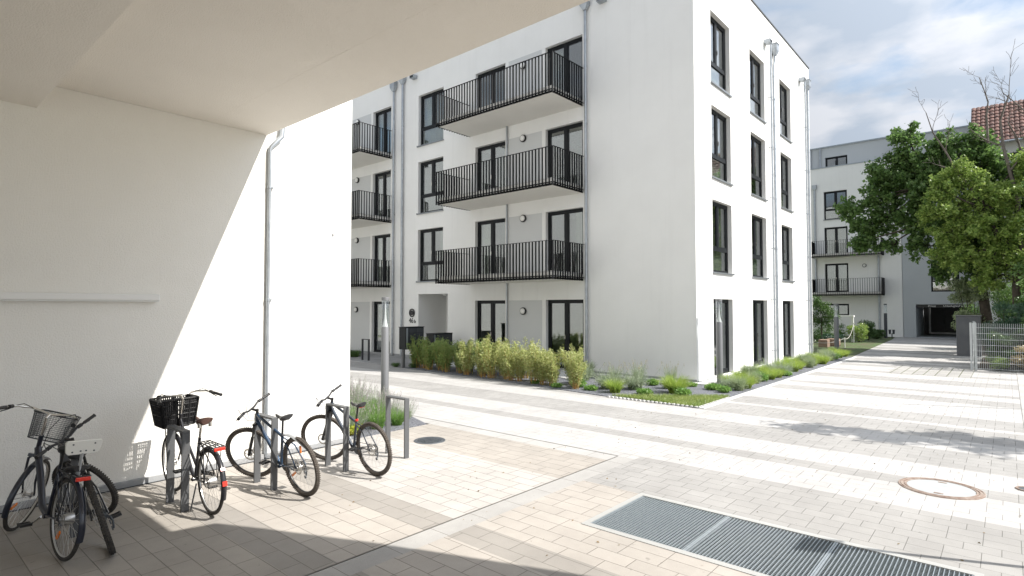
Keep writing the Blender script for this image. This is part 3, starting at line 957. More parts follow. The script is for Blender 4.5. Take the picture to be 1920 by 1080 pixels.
# letterbox units by the entrance
def letterbox(x0, x1, y0, y1, z0, z1, label, nrow, ncol, posts=True):
    o = empty('letterbox_unit', (x0, y0, 0), label, 'letterbox')
    m = MB(); m.box((x0, y0, z0), (x1, y1, z1)); m.box((x0 - 0.015, y0 - 0.02, z1), (x1 + 0.015, y1 + 0.02, z1 + 0.02)); m.obj('cabinet', ANT, o)
    for i in range(nrow):
        for j in range(ncol):
            a = x0 + 0.15 + (x1 - x0 - 0.17) * j / ncol; b = x0 + 0.15 + (x1 - x0 - 0.17) * (j + 1) / ncol
            c = z0 + 0.02 + (z1 - z0 - 0.04) * i / nrow; d = z0 + 0.02 + (z1 - z0 - 0.04) * (i + 1) / nrow
            f = MB(); f.box((a + 0.006, y0 - 0.012, c + 0.006), (b - 0.006, y0 - 0.001, d - 0.006)); f.box((a + 0.04, y0 - 0.02, d - 0.045), (b - 0.04, y0 - 0.0125, d - 0.025))
            f.obj('letterbox_door', LAMPD, o)
    m = MB(); m.box((x0 + 0.03, y0 - 0.008, z0 + 0.02), (x0 + 0.12, y0 - 0.002, z1 - 0.02)); m.obj('intercom_panel', ALU, o)
    if posts:
        for x in (x0 + 0.03, x1 - 0.05):
            m = MB(); m.box((x - 0.04, y0 + 0.1, 0), (x + 0.04, y0 + 0.18, z0)); m.obj('post', RACKM, o)
letterbox(12.93, 13.78, 16.30, 16.66, 0.66, 1.45, 'free standing dark letterbox unit on posts beside the entrance path', 4, 2)
letterbox(14.5, 15.5, 16.6, 17.0, 0.42, 1.15, 'lower dark letterbox unit in front of the porch, behind the bamboo', 3, 3)

# ------------------------------------------------------------------ passage building (camera stands under it)
pb = empty('passage_building', (3.9, 8.17, 0), 'white rendered building in the foreground with open passage, soffit and blank side wall', 'building')
HC, HB = 4.72, 4.43
m = MB()
m.quad((-7.5, 8.17, 0), (1.36, 8.17, 0), (1.36, 8.17, HC), (-7.5, 8.17, HC)); m.quad((1.36, 8.17, 0), (3.9, 8.17, 0), (3.9, 8.17, HC), (1.36, 8.17, HC))
m.obj('passage_wall', PLN, pb)
m = MB()
m.quad((3.9, 8.17, 0), (5.34, 8.17, 0), (5.34, 8.17, 13.5), (3.9, 8.17, 13.5)); m.quad((5.34, 8.17, 0), (5.34, 40, 0), (5.34, 40, 13.5), (5.34, 8.17, 13.5))
m.quad((3.9, 8.17, 13.5), (5.34, 8.17, 13.5), (5.34, 40, 13.5), (3.9, 40, 13.5)); m.quad((3.9, 8.17, HC), (3.9, 8.17, 13.5), (3.9, 40, 13.5), (3.9, 40, HC))
m.obj('gable_wall', PL, pb)
CEIL = [(3.9, 8.17), (3.9, 1.92), (4.38, 1.79), (4.62, 1.32), (5.15, 0.18), (6.1, -2.2), (7.0, -4.6), (-7.5, -4.6), (-7.5, 8.17)]
m = MB()
# soffit with the shallow joint line at x = 3.1
m.prism([(3.9, 8.168), (3.9, 1.92), (4.38, 1.79), (4.62, 1.32), (5.15, 0.18), (6.1, -2.2), (7.0, -4.6), (3.105, -4.6), (3.105, 8.168)], HC, HC + 0.28)  # outer corner past the facade is unseen, shaped to cast the ground shade edge
m.box((1.27, -4.6, HC + 0.0012), (3.105, 8.168, HC + 0.2812))
m.box((-7.5, -4.6, HB), (1.27, 8.168, HC + 0.28))
m.obj('soffit', PLS, pb)
m = MB()
m.box((-7.5, -4.6, HC + 0.29), (3.88, 8.17, 13.5)); m.box((-7.5, 8.175, HC + 0.29), (3.88, 40, 13.5))
m.obj('upper_storeys', PL, pb)
for cx_ in (-7.4, -1.2):
    m = MB(); m.box((cx_, -4.58, 0), (cx_ + 0.4, -4.2, HB)); m.obj('support_column', PLN, pb)
m = MB(); m.box((-7.5, 8.12, 0.0), (3.9, 8.168, 0.075)); m.box((3.9, 8.14, 0.0), (5.36, 8.168, 0.075)); m.obj('plinth', PLINTH, pb)
# windows high on the facade of the passage building (seen in reflections)
FP = Facade((3.884, 0, 0), (0, 1), (-1, 0))
for u in (-3.2, 0.2, 3.6, 6.4, 10, 14, 18, 22):
    for z in ((5.9, 8.1), (8.9, 11.1)):
        f = MB(FP.M); f.box((u, -0.02, z[0]), (u + 1.5, 0.002, z[1])); q = f.obj('window', ANT, pb)
        f = MB(FP.M); f.box((u + 0.07, -0.03, z[0] + 0.07), (u + 0.72, -0.021, z[1] - 0.07)); f.box((u + 0.78, -0.03, z[0] + 0.07), (u + 1.43, -0.021, z[1] - 0.07)); f.obj('pane', mat('dark_pane', (0.05, 0.06, 0.07), 0.05, spec=0.8), q)
# rain pipe at the joint
m = MB()
m.tube([(3.93, 8.13, 0.03), (3.93, 8.13, 4.50), (3.95, 8.13, 4.55), (4.10, 8.11, 4.73), (4.13, 8.11, 5.1)], [0.025, 0.025, 0.03, 0.036, 0.036], 14)
for z in (0.25, 0.55, 2.3, 3.95):
    m.rev((3.93, 8.13, z), [(0.025, -0.02), (0.031, -0.018), (0.031, 0.018), (0.025, 0.02)], 14)
    m.box((3.975, 8.12, z - 0.01), (4.0, 8.165, z + 0.01))
m.obj('downpipe', ZINC, pb, smooth=True)
# strip light on the wall
st = empty('strip_light', (1.7, 8.17, 2.3), 'long slim white strip light fixed to the shaded passage wall', 'lamp')
m = MB(); m.box((0.98, 8.085, 2.275), (2.52, 8.168, 2.355)); m.obj('housing', WHITE, st, bevel=0.012)
m = MB(); m.box((0.99, 8.095, 2.262), (2.51, 8.16, 2.2745)); m.obj('diffuser', mat('opal', (0.7, 0.7, 0.68), 0.3), st)
# small mark on the gable
m = MB(); m.box((4.995, 8.16, 3.33), (5.01, 8.1695, 3.37)); m.obj('wall_hook', BLACK, pb)

# ------------------------------------------------------------------ floor grate and manholes
gr = empty('floor_grate', (5.5, 1.7, 0), 'long galvanised steel floor grate in three panels set in the paving', 'grate')
m = MB(); m.box((GX0 - 0.03, GY0 - 0.03, -0.02), (GX0 + 0.045, GY1 + 0.03, 0.006)); m.box((GX1 - 0.045, GY0 - 0.03, -0.02), (GX1 + 0.03, GY1 + 0.03, 0.006))
m.box((GX0 + 0.045, GY0 - 0.03, -0.02), (GX1 - 0.045, GY0 + 0.03, 0.006)); m.box((GX0 + 0.045, GY1 - 0.03, -0.02), (GX1 - 0.045, GY1 + 0.03, 0.006))
m.obj('frame', mat('grate_frame', (0.44, 0.44, 0.425), 0.5, metal=0.3), gr)
m = MB(); m.box((GX0 + 0.002, GY0 + 0.002, -0.9), (GX1 - 0.002, GY1 - 0.002, -0.86))
m.box((GX0 + 0.002, GY0 + 0.002, -0.86), (GX0 + 0.03, GY1 - 0.002, -0.03)); m.box((GX1 - 0.03, GY0 + 0.002, -0.86), (GX1 - 0.002, GY1 - 0.002, -0.03))
m.box((GX0 + 0.03, GY0 + 0.002, -0.86), (GX1 - 0.03, GY0 + 0.03, -0.03)); m.box((GX0 + 0.03, GY1 - 0.03, -0.86), (GX1 - 0.03, GY1 - 0.002, -0.03))
m.obj('pit', PIT, gr)
pw = (GY1 - GY0 - 0.06) / 3
for k in range(3):
    y0 = GY0 + 0.03 + pw * k; y1 = y0 + pw
    m = MB()
    m.box((GX0 + 0.05, y0 + 0.002, -0.026), (GX1 - 0.05, y0 + 0.016, 0.003)); m.box((GX0 + 0.05, y1 - 0.016, -0.026), (GX1 - 0.05, y1 - 0.002, 0.003))
    n = 31
    for i in range(1, n):
        y = y0 + (y1 - y0) * i / n
        m.box((GX0 + 0.05, y - 0.0028, -0.018), (GX1 - 0.05, y + 0.0028, 0.002))
    n = 36
    for i in range(n + 1):
        x = GX0 + 0.05 + (GX1 - GX0 - 0.1) * i / n
        m.box((x - 0.0018, y0 + 0.017, -0.016), (x + 0.0018, y1 - 0.017, -0.006))
    m.obj('grate_panel', GALV, gr)

mh = empty('manhole_cover', (8.69, 0.66, 0), 'large round manhole cover with rusty ring and concrete centre', 'manhole')
c = (8.69, 0.66, 0.002)
m = MB(); m.rev(c, [(0.0, 0.0), (0.335, 0.0), (0.34, -0.004)], 48); m.obj('concrete_inlay', mat('inlay', (0.36, 0.375, 0.38), 0.8, var=(9, 0.8, (0.32, 0.335, 0.34)), bump=(90, 0.3, 0.003)), mh)
m = MB(); m.rev(c, [(0.34, -0.004), (0.342, 0.004), (0.362, 0.004), (0.364, -0.002), (0.372, -0.002), (0.374, 0.005), (0.40, 0.005), (0.402, -0.001), (0.41, -0.001), (0.412, 0.004), (0.425, 0.002), (0.427, -0.01)], 60); m.obj('ring', RUST, mh)
for s in (-1, 1):
    m = MB(); m.box((c[0] - 0.02 + s * 0.27, c[1] - 0.045, 0.0025), (c[0] + 0.02 + s * 0.27, c[1] + 0.045, 0.006)); m.obj('lifting_slot', RUST, mh)
mh = empty('manhole_cover', (6.24, 7.22, 0), 'small round cast iron manhole cover near the empty bicycle stand', 'manhole')
m = MB(); m.rev((6.24, 7.22, 0.002), [(0.215, 0.0), (0.255, 0.004), (0.262, -0.004)], 40); m.obj('ring', IRON, mh)
m = MB(); m.rev((6.24, 7.22, 0.002), [(0.0, 0.0), (0.21, 0.0), (0.214, -0.002)], 40)
for i in range(-6, 7):
    for j in range(-6, 7):
        x, y = i * 0.032, j * 0.032
        if x * x + y * y < 0.19 ** 2: m.box((6.24 + x - 0.011, 7.22 + y - 0.011, 0.002), (6.24 + x + 0.011, 7.22 + y + 0.011, 0.009))
m.obj('lid', IRON, mh)
mh = empty('drain_cap', (9.30, -0.13, 0), 'small round dark drain cap at the right edge of the driveway', 'drain')
m = MB(); m.rev((9.30, -0.13, 0.005), [(0.0, 0.0), (0.075, 0.002), (0.08, -0.004)], 24); m.obj('lid', IRON, mh)
m = MB(); m.rev((9.30, -0.13, 0.005), [(0.082, -0.004), (0.085, 0.004), (0.105, 0.004), (0.108, -0.004)], 24); m.obj('ring', RUST, mh)
rng = np.random.default_rng(77)
n = 420
P = np.stack([rng.uniform(3, 24, n), rng.uniform(-0.1, 6.5, n), np.full(n, 0.006)], 1)
P = P[~((P[:, 0] > 4.8) & (P[:, 0] < 6.2) & (P[:, 1] < 3.4)) & ~((P[:, 0] > 12) & (P[:, 1] > 5))]
v, f = leaves(P, rng, 0.022, 0.6, 0.6, 0.85)
v[:, 2] = np.maximum(v[:, 2], 0.002)
raw('leaf_litter', v, f, mat('dry_leaf', (0.16, 0.11, 0.06), 0.9, var=(3, 0.9, (0.28, 0.22, 0.12))), kind='stuff', label='tiny dry leaves and grit scattered over the driveway paving', cat='litter')
# ------------------------------------------------------------------ bicycle stands
stands = [((2.365, 6.73), (2.37, 7.15), 'dark grey steel bicycle stand holding the black crate bicycle'),
          ((3.34, 6.69), (3.35, 7.15), 'dark grey steel bicycle stand holding the blue mountain bicycle'),
          ((4.33, 6.70), (4.35, 7.17), 'dark grey steel bicycle stand holding the slate mountain bicycle with red seat clamp'),
          ((5.30, 6.64), (5.29, 7.07), 'empty grey steel bicycle stand beside the small manhole cover'),
          ((1.42, 6.78), (1.42, 7.22), 'dark grey steel bicycle stand hidden behind the two bicycles on the left')]
rk = empty('bicycle_stand', (0, 0, 0), '', 'bicycle stand', 'bicycle stands along the wall')
for y in (-0.22, 0.22):
    m = MB(); m.box((-0.04, y - 0.012, 0), (0.04, y + 0.012, 0.838)); m.obj('leg', RACKM, rk, bevel=0.003)
m = MB(); m.box((-0.04, -0.232, 0.838), (0.04, 0.232, 0.862)); m.obj('crossbar', RACKM, rk, bevel=0.003)
register(rk)
for i, (a, b, lab) in enumerate(stands):
    loc = ((a[0] + b[0]) / 2, (a[1] + b[1]) / 2, 0)
    if i == 0:
        rk.location = loc; rk['label'] = lab
    else:
        copy_tree(rk, loc, (0, 0, [0, 0, 0, 0, 0][i]), lab)
r5 = empty('bicycle_stand', (13.77, 19.94, 0), 'slim black bicycle stand on the grey entrance path', 'bicycle stand')
for y in (19.72, 20.16):
    m = MB(); m.box((13.74, y - 0.03, 0), (13.80, y + 0.03, 0.84)); m.obj('leg', RACKD, r5)
m = MB(); m.box((13.74, 19.69, 0.84), (13.80, 20.19, 0.87)); m.obj('crossbar', RACKD, r5)

# ------------------------------------------------------------------ bollard lamps
def lamp(loc, label, mt, h=2.4, r=0.085, rot=0):
    o = empty('bollard_lamp', (loc[0], loc[1], 0), label, 'lamp', 'bollard lamps in the courtyard')
    x, y = loc
    hb = h - 0.66
    m = MB(); m.rev((x, y, 0), [(0.0, 0.0), (r, 0.0), (r, hb - 0.01), (r - 0.004, hb), (0, hb)], 28); m.obj('pole', mt, o, smooth=True)
    m = MB(); m.rev((x, y, 0), [(r * 0.97, hb), (r * 0.97, h - 0.07)], 28); m.rev((x, y, 0), [(r * 0.80, hb), (r * 0.80, h - 0.07)], 28); m.obj('glass_cylinder', LGLASS, o, smooth=True)
    m = MB(); m.rev((x, y, 0), [(0.0, h), (r * 0.98, h), (r, h - 0.01), (r, h - 0.07), (r * 0.9, h - 0.075), (0, h - 0.075)], 28); m.obj('cap', mt, o, smooth=True)
    m = MB(); m.rev((x, y, 0), [(r * 0.79, hb + 0.001), (r * 0.55, hb + 0.07), (r * 0.34, hb + 0.16), (r * 0.22, hb + 0.28), (r * 0.16, hb + 0.42), (r * 0.15, h - 0.08)], 24); m.obj('reflector_cone', WHITE, o, smooth=True)
lamp((7.80, 10.55), 'tall grey bollard lamp with clear top in the lavender bed', LAMPM, 2.41)
lamp((16.22, 6.24), 'grey bollard lamp standing in front of the ground floor corner window', LAMPM, 2.42, r=0.088)
lamp((33.24, 6.69), 'grey bollard lamp beside the far garden and rope', LAMPM, 2.33, r=0.11)
lamp((47.3, 6.46), 'thin black bollard lamp in front of the far white building', LAMPD, 2.4, r=0.10)
o = empty('garden_spotlight', (47.3, 6.1, 0), 'small dark twin spotlight on a short stake at the foot of the black lamp', 'lamp')
m = MB(); m.tube([(47.3, 6.1, 0), (47.3, 6.1, 0.35)], 0.03, 8); m.obj('stake', LAMPD, o)
for s in (-1, 1):
    m = MB(); m.tube([(47.2, 6.1 + s * 0.11, 0.3), (47.2, 6.1 + s * 0.11, 0.6)], [0.06, 0.085], 10); m.obj('spot_head', LAMPD, o)

# ------------------------------------------------------------------ bicycles
def wheel(parent, M, hub, RR, fat, tyre, rimm, knob=False, disc=False, refl=None, seed=0):
    rt = 0.019 * fat
    cx, cy, cz = hub
    rm = MB(M)
    rr = RR - rt * 1.75
    rm.rev(hub, [(rr, -0.010 * fat), (rr + 0.012, -0.011 * fat), (rr + 0.012, 0.011 * fat), (rr, 0.010 * fat), (rr - 0.010, 0.004), (rr - 0.010, -0.004)], 56, 'y', closedprof=True)
    o = rm.obj('wheel', rimm, parent, smooth=True)
    t = MB(M)
    prof = [(RR - rt + rt * math.cos(q), rt * 0.95 * math.sin(q)) for q in [i * 2 * PI / 10 for i in range(10)]]
    t.rev(hub, prof, 64, 'y', closedprof=True)
    if knob:
        nk = 84
        for i in range(nk):
            q = 2 * PI * i / nk
            for s, off in ((-1, 0), (0, PI / nk), (1, 0)):
                q2 = q + off
                c = Vector((cx + (RR - 0.002 - (0.005 if s else 0)) * math.cos(q2), cy + s * rt * 0.62, cz + (RR - 0.002 - (0.005 if s else 0)) * math.sin(q2)))
                Mq = Matrix.Translation(c) @ Matrix.Rotation(-q2, 4, 'Y')
                t.box((-0.004, -0.006, -0.006), (0.005, 0.006, 0.006), M=Mq)
    t.obj('tyre', tyre, o, smooth=not knob)
    s = MB(M)
    n = 32
    for i in range(n):
        q = 2 * PI * i / n
        sd_ = 1 if i % 2 else -1
        qa = q + (0.45 if (i // 2) % 2 else -0.45)
        a = (cx + 0.026 * math.cos(qa), cy + sd_ * 0.03, cz + 0.026 * math.sin(qa))
        b = (cx + rr * math.cos(q), cy, cz + rr * math.sin(q))
        s.tube([a, b], 0.0013, 4, cap=False)
    s.obj('spokes', STEEL, o)
    h = MB(M)
    h.rev(hub, [(0.0, -0.055), (0.010, -0.055), (0.010, -0.036), (0.030, -0.034), (0.030, -0.028), (0.016, -0.022), (0.016, 0.022), (0.030, 0.028), (0.030, 0.034), (0.010, 0.036), (0.010, 0.055), (0, 0.055)], 18, 'y')
    if disc:
        h.rev((cx, cy + 0.042, cz), [(0.06, -0.001), (0.082, -0.001), (0.082, 0.001), (0.06, 0.001)], 30, 'y', closedprof=True)
        for i in range(6):
            q = i * PI / 3
            h.tube([(cx + 0.02 * math.cos(q), cy + 0.042, cz + 0.02 * math.sin(q)), (cx + 0.064 * math.cos(q + .4), cy + 0.042, cz + 0.064 * math.sin(q + .4))], 0.003, 5)
    h.obj('hub', RIMS, o, smooth=True)
    for q in (refl or []):
        rf = MB(M)
        c = Vector((cx + rr * 0.7 * math.cos(q), cy, cz + rr * 0.7 * math.sin(q)))
        Mq = Matrix.Translation(c) @ Matrix.Rotation(-q, 4, 'Y')
        rf.box((-0.045, -0.008, -0.014), (0.045, 0.008, 0.014), M=Mq)
        rf.obj('spoke_reflector', ORANGE, o, bevel=0.004)
    return o

def saddle_mesh(mb, c, L_=0.27, W=0.15, hgt=0.06):
    secs = []
    n = 12
    for i in range(n + 1):
        t = i / n
        x = c[0] - L_ * 0.45 + L_ * t
        wv = W * 0.5 * (0.98 * max(0.0, math.sin(min(1, (t + 0.14) * 1.35) * PI)) ** 0.8 * (t < 0.6) if False else 1)
        wv = W * 0.5 * (1 - max(0, (t - 0.18) / 0.5)) if t < 0.55 else 0
        f = 1 / (1 + math.exp((t - 0.42) * 13))
        wv = W * 0.5 * (0.20 + 0.80 * f) * (min(1, (t + 0.03) / 0.10) ** 0.5) * (min(1, (1.02 - t) / 0.08) ** 0.5)
        z = c[2] + 0.012 * math.cos(t * 5.2) + (0.012 if t < 0.25 else 0)
        hh = hgt * (0.55 + 0.45 * f)
        ring = []
        for j in range(12):
            q = 2 * PI * j / 12
            ring.append((x, c[1] + wv * math.cos(q), z + (0.5 * hh * math.sin(q) * (0.45 if q < PI else 1.0)) - 0.2 * hh))
        secs.append(ring)
    vs = [p for r_ in secs for p in r_]
    fs = []
    for i in range(n):
        for j in range(12):
            fs.append((i * 12 + j, i * 12 + (j + 1) % 12, (i + 1) * 12 + (j + 1) % 12, (i + 1) * 12 + j))
    fs.append(tuple(range(12))[::-1]); fs.append(tuple(range(n * 12, n * 12 + 12)))
    mb.add(vs, fs)

def bicycle(label, loc, yaw, lean, steer, style, frame_m, grp='bicycles parked along the wall', **k):
    city = style == 'city'
    RR = 0.345 if city else 0.352
    wb = k.get('wb', 1.10 if city else 1.09)
    o = empty('bicycle', (loc[0], loc[1], 0), label, 'bicycle', grp)
    M = Matrix.Translation((loc[0], loc[1], 0.002)) @ Matrix.Rotation(yaw, 4, 'Z') @ Matrix.Rotation(lean, 4, 'X')
    u = Vector((-math.cos(R(70)), 0, math.sin(R(70))))
    fh = Vector((wb, 0, RR))
    ax0 = fh + Vector((-0.045, 0, -0.012))                       # point on steering axis beside the hub
    hb_ = ax0 + u * (0.47 if city else 0.47)                      # head tube bottom
    ht = ax0 + u * (0.66 if city else 0.59)
    MS = M @ Matrix.Translation(hb_) @ Matrix.Rotation(steer, 4, u) @ Matrix.Translation(-hb_)
    bb = Vector((0.44, 0, 0.285))
    su = Vector((-math.sin(R(17)), 0, math.cos(R(17))))
    st_len = 0.50 if city else 0.43
    stop = bb + su * st_len
    rh = Vector((0, 0, RR))
    fr = MB(M)
    fr.tube([hb_ - u * 0.01, ht], 0.020, 14)
    if city:
        if k.get('big'):
            fr.tube([hb_ + u * 0.06, hb_ + Vector((-0.06, 0, -0.02)), hb_ + Vector((-0.22, 0, -0.24)), bb + Vector((0.16, 0, 0.05)), bb], 0.030, 14)
        else:
            fr.tube([hb_ + u * 0.03, hb_ + Vector((-0.10, 0, -0.09)), hb_ + Vector((-0.27, 0, -0.27)), bb + Vector((0.1, 0, 0.06)), bb], 0.019, 12)
            fr.tube([hb_ + u * 0.13, hb_ + Vector((-0.12, 0, 0.02)), hb_ + Vector((-0.29, 0, -0.14)), bb + su * 0.16], 0.016, 12)
        fr.tube([bb, stop], 0.016, 12)
        for s in (-1, 1):
            fr.tube([bb + Vector((0, s * 0.02, 0)), rh + Vector((0.05, s * 0.055, 0)), rh + Vector((0, s * 0.06, 0))], 0.009, 8)
            fr.tube([bb + su * (st_len - 0.06) + Vector((0, s * 0.012, 0)), rh + Vector((0.04, s * 0.05, 0.08)), rh + Vector((0, s * 0.06, 0))], 0.0075, 8)
        fr.rev(bb, [(0, -0.035), (0.022, -0.035), (0.022, 0.035), (0, 0.035)], 14, 'y')
    else:
        fr.tube([ht - u * 0.03, stop - su * 0.03], 0.0185, 12)
        fr.tube([hb_ + u * 0.02, bb], 0.023, 12)
        fr.tube([bb, stop], 0.0165, 12)
        for s in (-1, 1):
            fr.tube([bb + Vector((0, s * 0.02, 0)), rh + Vector((0.12, s * 0.052, 0)), rh + Vector((0, s * 0.062, 0))], 0.0095, 8)
            fr.tube([stop - su * 0.05 + Vector((0, s * 0.012, 0)), rh + Vector((0.15, s * 0.045, 0.22)), rh + Vector((0, s * 0.062, 0))], 0.008, 8)
        fr.rev(bb, [(0, -0.035), (0.022, -0.035), (0.022, 0.035), (0, 0.035)], 14, 'y')
    # kickstand
    if k.get('crate'): fr.tube([bb + Vector((-0.12, 0.03, -0.02)), bb + Vector((-0.16, 0.10, -0.27))], 0.008, 8)
    fo = fr.obj('frame', frame_m, o, smooth=True)
    # fork
    fk = MB(MS)
    cr_ = hb_ - u * 0.03
    if city:
        for s in (-1, 1):
            fk.tube([cr_ + Vector((0, s * 0.02, 0.01)), cr_ + Vector((0.0, s * 0.052, -0.03)), ax0 + u * 0.16 + Vector((0, s * 0.052, 0)), fh + Vector((-0.01, s * 0.052, 0.03)), fh + Vector((0, s * 0.052, 0))], [0.012, 0.012, 0.010, 0.008, 0.008], 10)
    else:
        for s in (-1, 1):
            fk.tube([cr_ + Vector((0, s * 0.060, 0.0)), ax0 + u * 0.24 + Vector((0.012, s * 0.060, 0))], 0.013, 10)
            fk.tube([ax0 + u * 0.27 + Vector((0.012, s * 0.060, 0)), fh + Vector((0.0, s * 0.060, 0))], 0.019, 10)
    fk.box(tuple(cr_ + Vector((-0.02, -0.062, -0.012))), tuple(cr_ + Vector((0.02, 0.062, 0.016))))
    fk.obj('fork', frame_m if city else BLACK, o, smooth=True)
    # handlebar
    hbm = MB(MS)
    stt = ax0 + u * (0.80 if city else 0.64)
    hbz = k.get('barz', 0.0)
    grips = []
    if city:
        stt = ax0 + u * (0.80 + hbz)
        fw = stt + Vector((0.05, 0, 0.03))
        hbm.tube([ht, stt, fw], 0.012, 10)
        for s in (-1, 1):
            p = [fw, fw + Vector((0.03, s * 0.07, 0.012)), fw + Vector((0.02, s * 0.17, 0.03)), fw + Vector((-0.07, s * 0.25, 0.03)), fw + Vector((-0.17, s * 0.29, 0.015)), fw + Vector((-0.26, s * 0.31, 0.0))]
            hbm.tube(p, 0.0105, 10)
            grips.append((p[-2] + Vector((-0.02, 0, -0.002)), p[-1] + Vector((-0.045, s * 0.01, -0.006)), s))
    else:
        fw = stt + Vector((0.08, 0, 0.01))
        hbm.tube([ht, stt], 0.017, 12); hbm.tube([stt - u * 0.02, fw], 0.015, 10)
        for s in (-1, 1):
            p = [fw, fw + Vector((0.0, s * 0.06, 0.0)), fw + Vector((-0.005, s * 0.14, 0.025)), fw + Vector((-0.05, s * 0.32, 0.035))]
            hbm.tube(p, 0.0125, 10)
            d = (p[-1] - p[-2]).normalized()
            grips.append((p[-1] - d * 0.10, p[-1] + d * 0.01, s))
    ho = hbm.obj('handlebar', CHROME if city else BLACK, o, smooth=True)
    for a, b, s in grips:
        gm = MB(MS); gm.tube([a, b], 0.0165, 12); gm.tube([b, b + (b - a).normalized() * 0.004], 0.019, 12); gm.obj('grip', BLACK, ho, smooth=True)
        d = (a - b).normalized()
        lv = MB(MS); c0 = a + d * 0.04
        lv.tube([c0, c0 + Vector((0.025, 0, -0.01)), c0 + Vector((0.055, 0, -0.02)) - d * 0.05, c0 + Vector((0.05, 0, -0.03)) - d * 0.12], [0.012, 0.010, 0.006, 0.005], 8)
        lv.tube([c0 - d * 0.01, c0 + d * 0.03], 0.019, 10)
        lv.obj('brake_lever', BLACK, ho, smooth=True)
        cb = MB(MS)
        cb.tube([c0 + Vector((0.03, 0, 0)), c0 + Vector((0.10, -s * 0.06, 0.04)), fw + Vector((0.12, s * 0.06, -0.02)), fw + Vector((0.09, s * 0.02, -0.14)), hb_ + Vector((0.02, s * 0.02, 0.02))], 0.0036, 6)
        cb.obj('cable', BLACK, ho, smooth=True)
    # bell
    if k.get('bell'):
        be = MB(MS); c0 = grips[1][0] + Vector((0.09, -0.03, 0.02)); be.rev(c0, [(0.026, 0.0), (0.026, 0.008), (0.018, 0.02), (0, 0.025)], 16); be.obj('bell', BLACK, ho, smooth=True)
    # saddle
    sh = k.get('sh', 0.97)
    t_ = (sh - 0.035 - bb.z) / su.z
    sp = bb + su * t_
    s1 = MB(M); s1.tube([stop - su * 0.02, sp], 0.0125, 10); s1.tube([sp + Vector((-0.06, 0.02, 0.0)), sp + Vector((0.10, 0.02, 0.0))], 0.0035, 6); s1.tube([sp + Vector((-0.06, -0.02, 0.0)), sp + Vector((0.10, -0.02, 0.0))], 0.0035, 6)
    if k.get('springs'):
        for s in (-1, 1):
            s1.tube([sp + Vector((-0.09, s * 0.055, -0.045)), sp + Vector((-0.09, s * 0.055, 0.01))], 0.017, 10)
    so = s1.obj('seat_post', CHROME if k.get('springs') else BLACK, o, smooth=True)
    sdm = MB(M); saddle_mesh(sdm, (sp.x + 0.0, 0, sp.z + 0.032), 0.27, k.get('sw', 0.155), 0.105 if city else 0.085)
    sdm.obj('saddle', k.get('saddle', BLEA), o, smooth=True)
    if k.get('redclamp'):
        q = MB(M); q.rev((stop.x, 0, stop.z), [(0.018, -0.015), (0.024, -0.012), (0.024, 0.012), (0.018, 0.015)], 14); q.obj('seat_clamp', RED, so)
        q = MB(M); q.box((sp.x - 0.10, -0.03, sp.z - 0.012), (sp.x - 0.03, 0.03, sp.z + 0.008)); q.obj('saddle_rail', RED, so)
    # drivetrain (right side, -y)
    cm = MB(M)
    cm.rev((bb.x, -0.045, bb.z), [(0.03, -0.002), (0.088 if not city else 0.075, -0.002), (0.088 if not city else 0.075, 0.002), (0.03, 0.002)], 36, 'y', closedprof=True)
    ca = R(k.get('crank', -35))
    for s, aa in ((-1, ca), (1, ca + PI)):
        cm.tube([bb + Vector((0, s * 0.05, 0)), bb + Vector((0.17 * math.cos(aa), s * 0.065, 0.17 * math.sin(aa)))], [0.012, 0.008], 8)
    co = cm.obj('crankset', CHROME if city else IRON, o, smooth=True)
    for s, aa in ((-1, ca), (1, ca + PI)):
        e = bb + Vector((0.17 * math.cos(aa), s * 0.075, 0.17 * math.sin(aa)))
        pm = MB(M)
        y0, y1 = sorted((e.y, e.y + s * 0.09))
        pm.box((e.x - 0.045, y0, e.z - 0.011), (e.x - 0.03, y1, e.z + 0.011)); pm.box((e.x + 0.03, y0, e.z - 0.011), (e.x + 0.045, y1, e.z + 0.011))
        pm.box((e.x - 0.03, y0, e.z - 0.009), (e.x + 0.03, y0 + 0.012, e.z + 0.009)); pm.box((e.x - 0.03, y1 - 0.012, e.z - 0.009), (e.x + 0.03, y1, e.z + 0.009))
        pm.box((e.x - 0.012, y0 + 0.012, e.z - 0.007), (e.x + 0.012, y1 - 0.012, e.z + 0.007))
        pm.obj('pedal', BLACK, co)
    ch = MB(M)
    rc = 0.035
    for zz in (1, -1):
        ch.tube([(bb.x, -0.045, bb.z + zz * 0.08), (0, -0.045, RR + zz * rc)], 0.004, 6)
    ch.obj('chain', IRON, o)
    if city and k.get('chaincase', True):
        cc = MB(M)
        cc.tube([(bb.x + 0.08, -0.045, bb.z), (bb.x - 0.05, -0.045, bb.z + 0.075), (0.06, -0.045, RR + 0.055), (-0.03, -0.045, RR + 0.02)], [0.02, 0.03, 0.022, 0.012], 10, sy=0.6)
        cc.obj('chain_guard', BLACK, o, smooth=True)
    if not city:
        cs = MB(M)
        for i in range(7):
            cs.rev((0, -0.030 - i * 0.0035, RR), [(0.015, -0.001), (0.055 - i * 0.005, -0.001), (0.055 - i * 0.005, 0.001), (0.015, 0.001)], 24, 'y', closedprof=True)
        cs.tube([(0.01, -0.065, RR - 0.03), (0.02, -0.075, RR - 0.09), (0.035, -0.065, RR - 0.16)], 0.009, 8)
        for z in (-0.095, -0.155):
            cs.rev((0.03, -0.055, RR + z), [(0, -0.005), (0.02, -0.005), (0.02, 0.005), (0, 0.005)], 14, 'y')
        cs.obj('gear_cassette', IRON, o, smooth=True)
    else:
